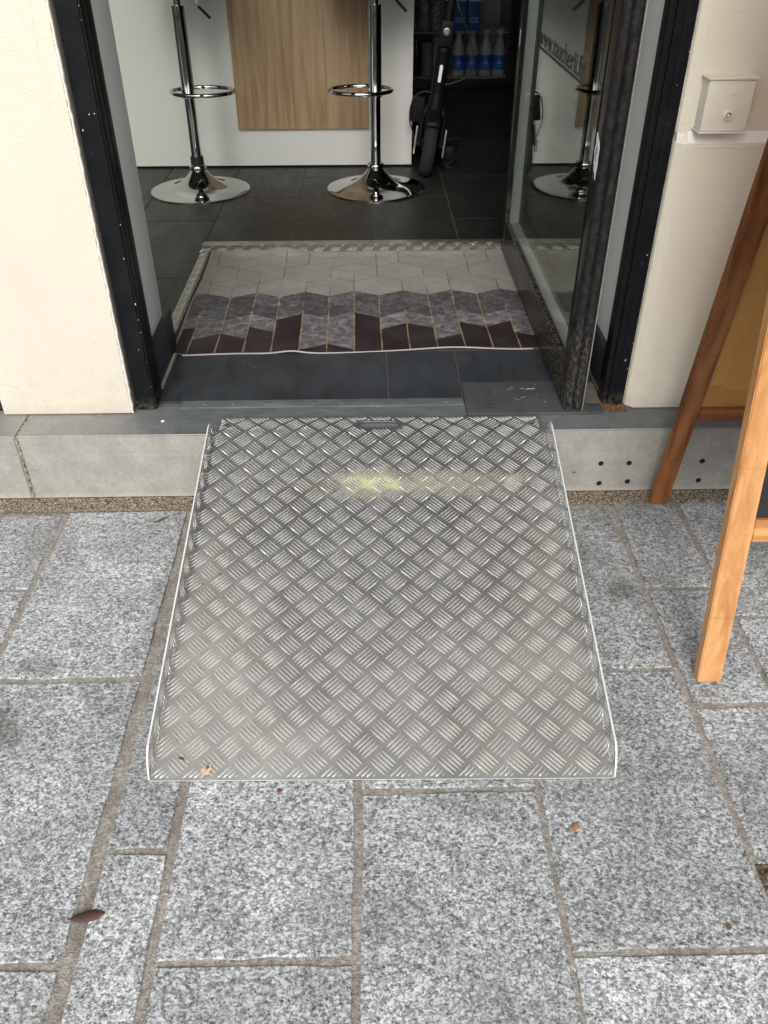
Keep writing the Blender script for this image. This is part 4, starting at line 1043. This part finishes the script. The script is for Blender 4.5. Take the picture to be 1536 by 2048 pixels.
for i, bxp in enumerate((0.584, 0.671, 0.757, 0.843)):
    if bot0 is None:
        bt = thing('milk_bottle', desc[0], 'bottle', (bxp, 4.30, 0.2265), (0, 0, 0), 'white bottles on the lower fridge shelf'); ORG[bt.name] = Vector((0, 0, 0))
        MB().lathe([(0.036, 0), (0.0405, 0.006), (0.0405, 0.125), (0.038, 0.15), (0.024, 0.195), (0.0175, 0.215), (0.017, 0.232)], 32).build('bottle_body', MMILK, bt, True, True)
        MB().lathe([(0.0205, 0.2325), (0.0205, 0.250), (0.018, 0.253)], 24).build('cap', MREFL, bt, True, True)
        lb = MB().lathe([(0.0407, 0.036), (0.0412, 0.038), (0.0412, 0.116), (0.0407, 0.118)], 40, cap=False).build('label', MLAB, bt, True, True)
        pm = MB()
        for zz, hw_ in ((0.088, 0.010), (0.078, 0.016), (0.071, 0.013), (0.056, 0.008)):
            pm.box(-hw_, hw_, -0.0425, -0.0405, zz - 0.0016, zz + 0.0016)
        pm.build('label_print', MPRINT, lb, False, True)
        bot0 = bt
    else:
        r2_ = bot0.copy(); COL.objects.link(r2_); r2_.location = (bxp, 4.30, 0.2265); r2_['label'] = desc[i]
        for c in bot0.children:
            c2 = c.copy(); COL.objects.link(c2); c2.parent = r2_
            for d_ in c.children:
                d2 = d_.copy(); COL.objects.link(d2); d2.parent = c2
MCART = simple('blue_carton_board', (0.008, 0.10, 0.32), 0.5)
for i, (a, b_) in enumerate(((0.540, 0.618), (0.630, 0.706))):
    c_ = thing('blue_carton', ['blue carton on the wire shelf, nearer the scooter', 'blue carton on the wire shelf, farther from the scooter'][i], 'carton', ((a + b_) / 2, 4.30, 0.4805), (0, 0, 0), 'blue cartons on the wire shelf')
    B('carton_body', a, b_, 4.26, 4.34, 0.4805, 0.70, MCART, c_, 0.002)
    B('pale_band', a + .002, b_ - .002, 4.2585, 4.2598, 0.635, 0.665, MPRINT, c_)
    B('white_rule', a + .014, b_ - .008, 4.2585, 4.2598, 0.545, 0.549, MPRINT, c_)
    text_mesh('carton_print', 'ROB', 0.024, MPRINT, c_, Matrix(((1, 0, 0, a + .014), (0, 0, -1, 4.2595), (0, 1, 0, 0.522), (0, 0, 0, 1))), 1.05, 0.0004)
# wrapped rolls and the green bottle
def crinkle():
    s = NM('crinkled_plastic'); n = s.noise(90, 5, None, 0.75)
    s.set(color=s.ramp(n, [(0.35, (0.10, 0.10, 0.09)), (0.52, (0.34, 0.34, 0.31)), (0.62, (0.75, 0.75, 0.70))]), rough=0.3); s.bump(n, 1.0, 0.006); return s.m
MCR = crinkle()
for (x, y, z0, z1, r_, nm, lab) in ((0.456, 4.31, 0.2265, 0.45, 0.030, 'wrapped_roll', 'bubble wrapped white roll on the lower shelf behind the scooter stem'),
                                    (0.365, 4.30, 0.4805, 0.78, 0.034, 'wrapped_roll', 'shiny wrapped roll on the wire shelf closest to the counter'),
                                    (0.440, 4.32, 0.4805, 0.80, 0.036, 'wrapped_roll', 'crinkled silver roll on the wire shelf behind the scooter stem')):
    o = MB().lathe([(r_ * .9, z0), (r_, z0 + .01), (r_ * .97, (z0 + z1) / 2), (r_, z1 - .01), (r_ * .5, z1)], 28, (x, y, 0)).build(nm, MCR, None, True); tag(o, lab, 'roll', 'wrapped rolls in the fridge')
gb = thing('green_bottle', 'clear bottle with dark green cap beside the bubble wrapped roll', 'bottle', (0.385, 4.30, 0.2265)); ORG[gb.name] = Vector((0, 0, 0))
MGB = simple('greenish_bottle_plastic', (0.16, 0.22, 0.17), 0.15)
MB().lathe([(0.034, 0), (0.036, 0.006), (0.036, 0.16), (0.030, 0.185), (0.024, 0.19)], 28).build('bottle_body', MGB, gb, True, True)
MB().lathe([(0.028, 0.1905), (0.030, 0.195), (0.026, 0.222), (0.020, 0.226)], 28).build('cap', simple('dark_green_cap', (0.008, 0.035, 0.012), 0.4), gb, True, True)
bbt = thing('dark_bottle', 'dark bottle with blue cap at the counter side of the lower shelf', 'bottle', (0.318, 4.30, 0.2265)); ORG[bbt.name] = Vector((0, 0, 0))
MB().lathe([(0.028, 0), (0.031, 0.005), (0.031, 0.15), (0.018, 0.185), (0.014, 0.2)], 28).build('bottle_body', MBLACKGLOSS, bbt, True, True)
MB().lathe([(0.018, 0.2005), (0.018, 0.222), (0.016, 0.224)], 24).build('cap', simple('blue_cap', (0.01, 0.04, 0.14), 0.4), bbt, True, True)

# ------------------------------------------------------------------ aluminium ramp
RL = 0.8217; TH = math.atan2(0.179, 0.802); U = 0.3795
rp = thing('wheelchair_ramp', 'checkered aluminium access ramp leaning from the pavement onto the step', 'ramp', (0.0105, -0.81, 0.004), (0, 0, R(-0.75)))
ORG[rp.name] = Vector((0, 0, 0))
ct_, st_ = math.cos(TH), math.sin(TH)
rr_ = 0.007
def base(t):
    # smooth bend from the slope to the flat lip around t = RL
    e = 0.012
    if t < RL - e: return (t * ct_, t * st_, TH)
    if t < RL + e:
        k = (t - (RL - e)) / (2 * e); a = TH * (1 - k)
        y0, z0 = (RL - e) * ct_, (RL - e) * st_
        n = 6; y, z = y0, z0
        for i in range(n):
            aa = TH * (1 - k * (i + .5) / n); y += 2 * e * k / n * math.cos(aa); z += 2 * e * k / n * math.sin(aa)
        return (y, z, a)
    y, z, _ = base(RL + e - 1e-9); return (y + (t - RL - e), z, 0.0)
def F_(u, t, h):
    y, z, a = base(t); ny, nz = -math.sin(a), math.cos(a)
    au = abs(u); s_ = 1 if u >= 0 else -1
    arc = rr_ * math.pi / 2
    if au <= U - rr_ or t > RL + 0.004: x, n_, nx_, nn = u, 0.0, 0.0, 1.0
    elif au < U - rr_ + arc:
        p_ = (au - (U - rr_)) / rr_; x = s_ * (U - rr_ + rr_ * math.sin(p_)); n_ = rr_ - rr_ * math.cos(p_); nx_ = -s_ * math.sin(p_); nn = math.cos(p_)
    else: x = s_ * U; n_ = rr_ + (au - (U - rr_) - arc); nx_ = -s_; nn = 0.0
    n_ += h * nn; x += h * nx_
    return (x, y + ny * n_, z + nz * n_ + 0.0015)
ARC = rr_ * math.pi / 2
HF = 0.043
def hmax(t):
    h = HF
    if t < 0.034: h = min(h, 0.005 + t * 1.15)
    if t > RL - 0.030: h = min(h, 0.043 * max(0.12, math.sqrt(max(0, 1 - ((t - (RL - 0.030)) / 0.030) ** 2))))
    return h
def build_ramp():
    # sloping sheet with flanges
    us = []
    n = 24
    for i in range(n + 1): us.append(-(U - rr_) + 2 * (U - rr_) * i / n)
    ts = [RL * i / 60 for i in range(61)]
    b = MB(); T = 0.003
    rows = []
    for t in ts:
        hm = hmax(t); row = []
        side = [U - rr_ + ARC + (hm - rr_) * k for k in (1.0, 0.66, 0.33, 0.0)] if hm > rr_ else [U - rr_ + ARC * hm / rr_ * k for k in (1.0, .9, .8, .7)]
        sa = side + ([U - rr_ + ARC * k for k in (0.75, 0.5, 0.25)] if hm > rr_ else [U - rr_ + ARC * hm / rr_ * k for k in (.6, .4, .2)])
        row = [-x for x in sa] + us + [x for x in reversed(sa)]
        rows.append([(x, t) for x in row])
    nr = len(rows[0])
    for h in (0.0, -T):
        for row in rows:
            for u_, t in row: b.v.append(F_(u_, t, h))
    N = len(rows) * nr
    def q(i, j, o=0): return o + i * nr + j
    for i in range(len(rows) - 1):
        for j in range(nr - 1):
            b.f.append((q(i, j), q(i, j + 1), q(i + 1, j + 1), q(i + 1, j))); b.mi.append(0)
            b.f.append((q(i, j, N), q(i + 1, j, N), q(i + 1, j + 1, N), q(i, j + 1, N))); b.mi.append(0)
    last = len(rows) - 1
    for j in range(nr - 1):
        b.f.append((q(0, j), q(0, j, N), q(0, j + 1, N), q(0, j + 1))); b.mi.append(1)
        b.f.append((q(last, j), q(last, j + 1), q(last, j + 1, N), q(last, j, N))); b.mi.append(0)
    for i in range(last):
        for j in (0, nr - 1):
            b.f.append((q(i, j), q(i + 1, j), q(i + 1, j, N), q(i, j, N))); b.mi.append(1)
    plate = b.build('ramp_plate', [MPLATE, MEDGE], rp, False, True)
    # flat lip with the carrying slot and two screw holes, cut out of a fine sheet outline
    return plate
plate = build_ramp()
def F_flat(u, t, h):
    y, z, a = base(t); return (u, y - math.sin(a) * h, z + math.cos(a) * h + 0.0015)
def build_lip():
    bm = bmesh.new(); UW = 0.3715; t0, t1 = RL, RL + 0.062
    outer = [(-UW, t0), (UW, t0), (UW, t1), (-UW, t1)]
    sc_x, sc_t, sl_, sr = -0.003, RL + 0.0262, 0.033, 0.0150
    slot = []
    for k in range(9): a = R(-90 + 22.5 * k); slot.append((sc_x + sl_ + sr * math.cos(a), sc_t + sr * math.sin(a)))
    for k in range(9): a = R(90 + 22.5 * k); slot.append((sc_x - sl_ + sr * math.cos(a), sc_t + sr * math.sin(a)))
    loops = [outer, slot]
    for hx in (-0.352, 0.350): loops.append([(hx + 0.0055 * math.cos(2 * math.pi * k / 12), RL + 0.030 + 0.0055 * math.sin(2 * math.pi * k / 12)) for k in range(12)])
    edges = []
    for lp in loops:
        vs = [bm.verts.new((p[0], p[1], 0)) for p in lp]
        for i in range(len(vs)): edges.append(bm.edges.new((vs[i], vs[(i + 1) % len(vs)])))
    bmesh.ops.triangle_fill(bm, edges=edges, use_beauty=True, use_dissolve=False)
    bm.verts.ensure_lookup_table()
    top = [v_ for v_ in bm.verts]; tf = [f_ for f_ in bm.faces]
    ret = bmesh.ops.extrude_face_region(bm, geom=tf)
    nv = [g_ for g_ in ret['geom'] if isinstance(g_, bmesh.types.BMVert)]
    for v_ in nv: v_.co.z = -0.003
    for v_ in bm.verts:
        p = F_flat(v_.co.x, v_.co.y, v_.co.z); v_.co = Vector(p)
    bmesh.ops.recalc_face_normals(bm, faces=bm.faces)
    me = bpy.data.meshes.new('top_lip'); bm.to_mesh(me); bm.free(); me.materials.append(MPLATE)
    o = bpy.data.objects.new('top_lip', me); COL.objects.link(o); o.parent = rp
build_lip()
tb = MB(); PR = 0.0565; sp_ = 0.0067
rt_ = random.Random(2)
def in_slot(u, t):
    return (abs(u + 0.003) < 0.050 and abs(t - RL - 0.0262) < 0.0175) or any(math.hypot(u - hx, t - RL - 0.030) < 0.008 for hx in (-0.352, 0.350))
def clipbar(cu, ctt, d, L):
    n = 14; good = []
    for i in range(n + 1):
        s_ = -0.5 + i / n; u = cu + d[0] * L * s_; t = ctt + d[1] * L * s_
        au = abs(u)
        if t < 0.003 or t > RL + 0.060: ok = False
        elif t > RL + 0.001: ok = au < 0.369 and not in_slot(u, t)
        else:
            lim = U - rr_ + ARC + hmax(t) - rr_ - 0.002; ok = au < lim
        good.append(ok)
    # longest run
    best = (0, -1); i = 0
    while i <= n:
        if good[i]:
            j = i
            while j + 1 <= n and good[j + 1]: j += 1
            if j - i > best[1] - best[0]: best = (i, j)
            i = j + 1
        else: i += 1
    if best[1] - best[0] < 3: return None
    a, b_ = -0.5 + best[0] / n, -0.5 + best[1] / n; m_ = (a + b_) / 2
    return (cu + d[0] * L * m_, ctt + d[1] * L * m_), L * (b_ - a), (b_ - a) > 0.95
for row in range(-1, 33):
    for cl in range(-15, 16):
        for ty_ in (0, 1):
            cu = -0.2815 + 0.0565 * cl + (PR / 2 if ty_ == 0 else 0); tt = PR * row * 1.0 + (0.0 if ty_ == 0 else PR / 2) + 0.0015
            if row > 17: continue
            if abs(cu) > 0.46 or tt > RL + 0.08: continue
            d = (q2, q2) if ty_ == 0 else (q2, -q2); nrm = (-d[1], d[0])
            for i in range(5):
                o_ = (i - 2) * sp_
                r_ = clipbar(cu + nrm[0] * o_, tt + nrm[1] * o_, d, 0.0385)
                if r_:
                    (pu, pt), L, full = r_
                    lens((pu, pt), d, None, L, 0.0020 * min(1, L / 0.018), 0.0020, tb, wrap=lambda u, t, h: F_(u, t, h * (0.3 if abs(u) > U - rr_ else 1)) if t <= RL else F_flat(u, t, h))
tag(tb.build('raised_tread', MBAR, rp, True, True), kind='stuff')

# ------------------------------------------------------------------ chalkboard easel
ea = thing('pavement_chalkboard', 'pine A-frame chalkboard easel standing at the right edge by the step', 'chalkboard', (0.9, -0.32, 0))
ORG[ea.name] = Vector((0.9, -0.32, 0))
def slanted(name, x0, x1, yf, slope, z0, z1, th, m_, ch=0.002, twist=0.0):
    """board lying in the plane y = yf + slope*z, th thick behind it"""
    a = math.atan(slope); bm = bmesh.new(); bmesh.ops.create_cube(bm, size=1); L0, L1 = z0 / math.cos(a), z1 / math.cos(a)
    for q in bm.verts: q.co = Vector(((x0 + x1) / 2 + q.co.x * (x1 - x0), (q.co.y + 0.5) * th, (L0 + L1) / 2 + q.co.z * (L1 - L0)))
    bmesh.ops.bevel(bm, geom=bm.edges[:], offset=ch, segments=2, affect='EDGES')
    Mx = Matrix.Translation((0, yf, 0)) @ Matrix.Rotation(-a, 4, 'X'); bm.transform(Mx); bm.verts.index_update()
    b = MB(); b.add([q.co[:] for q in bm.verts], [[q.index for q in f_.verts] for f_ in bm.faces]); bm.free()
    return b.build(name, m_, ea, True)
SF, SR = 0.185, -0.172
ZT = 1.50
slanted('front_leg', 0.5925, 0.6365, -0.6135, SF, 0.003, ZT, 0.024, MPINE)
slanted('front_leg', 1.165, 1.2090, -0.6135, SF, 0.003, ZT, 0.024, MPINE)
slanted('bottom_rail', 0.6372, 1.1643, -0.6115, SF, 0.288, 0.328, 0.020, MPINEX)
slanted('top_rail', 0.6372, 1.1643, -0.6115, SF, ZT - 0.05, ZT - 0.005, 0.020, MPINEX)
slanted('chalkboard_panel', 0.6368, 1.1647, -0.6045, SF, 0.3285, ZT - 0.051, 0.006, MCHALK, 0.0008)
slanted('back_leg', 0.6600, 0.6995, -0.0600, SR, 0.003, ZT - 0.02, 0.022, MPINED)
slanted('back_leg', 1.102, 1.1415, -0.0600, SR, 0.003, ZT - 0.02, 0.022, MPINED)
slanted('back_rail', 0.7002, 1.1013, -0.0580, SR, 0.252, 0.286, 0.018, MPINEDX)
slanted('back_board', 0.6998, 1.1017, -0.0500, SR, 0.2865, ZT - 0.08, 0.004, MHARD, 0.0008)
B('hinge', 0.70, 0.76, -0.345, -0.315, ZT - 0.04, ZT - 0.01, MSCREW, ea, 0.002); B('hinge', 1.04, 1.10, -0.345, -0.315, ZT - 0.04, ZT - 0.01, MSCREW, ea, 0.002)

# ------------------------------------------------------------------ small litter
def leaf(name, label, cat, loc, size, aspect, rotz, col, curl=0.15, pts=9, seed=0, tilt=(0, 0)):
    r_ = random.Random(seed); n = pts; v = []; f = []
    for i in range(n + 1):
        t = i / n; wd = aspect * size * 0.5 * (math.sin(math.pi * t) ** 0.8) * r_.uniform(0.8, 1.15)
        x = (t - 0.5) * size; zc = 0.0006 + curl * size * (t - 0.5) ** 2
        v += [(x, wd, zc + 0.10 * wd), (x, 0, zc), (x, -wd, zc + 0.14 * wd)]
    for i in range(n):
        a = i * 3; f += [(a, a + 3, a + 4, a + 1), (a + 1, a + 4, a + 5, a + 2)]
    o = mesh_obj(name, v, f, simple(name + '_tissue', col, 0.7, nscale=180, var=0.45), None, True)
    md = o.modifiers.new('s', 'SOLIDIFY'); md.thickness = 0.0005
    o.location = loc; o.rotation_euler = (R(tilt[0]), R(tilt[1]), R(rotz)); tag(o, label, cat); return o
leaf('dry_leaf', 'brown curled dead leaf on the wide mortar joint at lower left', 'leaf', (-0.412, -1.027, 0.001), 0.052, 0.34, 10, (0.075, 0.04, 0.028), 0.2, seed=1)
leaf('dry_leaf', 'small orange dead leaf on the paving below the ramp right corner', 'leaf', (0.309, -0.900, 0.001), 0.018, 0.65, 40, (0.33, 0.15, 0.07), 0.2, seed=2)
leaf('petal', 'pale petal with rust centre lying on the ramp near its lower left corner', 'petal', (-0.2785, -0.7915, 0.0118), 0.023, 0.75, 60, (0.62, 0.50, 0.38), 0.3, seed=3, tilt=(12, 0))
leaf('petal', 'rust coloured crumb on the pale petal near the ramp lower left corner', 'petal', (-0.2765, -0.789, 0.0148), 0.009, 0.7, 80, (0.30, 0.10, 0.03), 0.3, seed=4, tilt=(12, 0))
leaf('dry_leaf', 'tiny red brown leaf scrap just below the ramp lower edge', 'leaf', (-0.156, -0.826, 0.001), 0.010, 0.8, 10, (0.22, 0.07, 0.03), 0.3, seed=5)
leaf('dry_leaf', 'narrow red brown leaf on the slab below the step left of the ramp', 'leaf', (-0.492, -0.096, 0.001), 0.034, 0.22, 38, (0.16, 0.045, 0.02), 0.2, seed=6)
leaf('dry_leaf', 'tan leaf scrap on the soil patch joint at the right edge', 'leaf', (0.493, -1.060, 0.001), 0.010, 0.8, 70, (0.16, 0.08, 0.03), 0.2, seed=7)
leaf('dry_leaf', 'small dark leaf scrap at ramp lower left, above the petal', 'leaf', (-0.322, -0.770, 0.0148), 0.013, 0.35, -15, (0.13, 0.05, 0.03), 0.2, seed=8, tilt=(12, 0))
leaf('dry_straw', 'thin yellow straw lying on the ramp left side', 'straw', (-0.300, -0.268, 0.1275), 0.036, 0.05, 62, (0.45, 0.36, 0.16), 0.05, seed=10, tilt=(12, 0))
leaf('dry_leaf', 'yellowish scrap of leaf on the mortar right of the ramp top', 'leaf', (0.55, -0.062, 0.002), 0.022, 0.2, 5, (0.36, 0.26, 0.12), 0.2, seed=11)
gr = MB(); rg_ = random.Random(77)
for i in range(70):
    u = rg_.uniform(-0.36, 0.36); t = rg_.uniform(0.01, 0.80); a = rg_.uniform(0, 6.28); L = rg_.uniform(0.0012, 0.0045); q0 = []
    for da, k in ((0, 1.0), (2.3, .5), (3.6, .6)): q0.append(F_(u + L * k * math.cos(a + da), t + L * k * math.sin(a + da), 0.0012))
    q0.append(F_(u, t, 0.0026)); gr.add(q0, [(0, 1, 3), (1, 2, 3), (2, 0, 3), (0, 2, 1)], rg_.choice([0, 1, 1]))
for v_i in range(len(gr.v)): p_ = Vector(gr.v[v_i]); gr.v[v_i] = tuple(Matrix.Rotation(R(-0.75), 4, 'Z') @ p_ + Vector((0.0105, -0.81, 0.004)))
o = gr.build('ramp_grit', [simple('dark_grit', (0.07, 0.045, 0.03), 0.9), simple('tan_grit', (0.28, 0.19, 0.10), 0.9)])
tag(o, 'loose brown grit and crumbs scattered over the ramp', 'grit', kind='stuff')
# crumbs, needles and grit nobody could count
lit = MB(); rl = random.Random(21)
for i in range(150):
    x = rl.uniform(-0.85, 0.95); y = rl.uniform(-1.2, -0.03)
    if abs(x) < 0.40 and y > -0.82: continue
    if rl.random() < 0.45: x = rl.choice([-0.421, -0.31, -0.028, 0.263, 0.566, 0.723]) + rl.uniform(-0.008, 0.008)
    L = rl.uniform(0.002, 0.010); a = rl.uniform(0, math.pi); wd = rl.uniform(0.0004, 0.0010); dx, dy = math.cos(a), math.sin(a); z = 0.0025
    lit.add([(x - dx * L / 2 - dy * wd, y - dy * L / 2 + dx * wd, z), (x - dx * L / 2 + dy * wd, y - dy * L / 2 - dx * wd, z), (x + dx * L / 2, y + dy * L / 2, z + .0006), (x, y, z + 0.0014)], [(0, 1, 3), (1, 2, 3), (2, 0, 3), (0, 2, 1)], rl.choice([0, 0, 1, 2]))
o = lit.build('litter_crumbs', [simple('brown_needle', (0.06, 0.035, 0.022), 0.8), simple('tan_needle', (0.22, 0.13, 0.06), 0.8), simple('white_grit', (0.6, 0.58, 0.52), 0.7)])
tag(o, 'scattered brown needles and grit over the paving slabs', 'litter', kind='stuff')

# ------------------------------------------------------------------ buildings across the street (seen only in reflections)
opp = thing('opposite_building', 'pale rendered building across the street seen in reflections', 'building', (0, -14, 0))
B('wall', -14, 14, -15, -14, -0.05, 3.4, simple('opposite_render', (0.42, 0.39, 0.34), 0.9), opp)
MOW = simple('opposite_window_dark', (0.03, 0.035, 0.04), 0.15)
for k in range(-4, 5):
    for z in (0.9,): B('window', k * 2.9 - 0.55, k * 2.9 + 0.55, -13.998, -13.95, z, z + 1.7, MOW, opp)
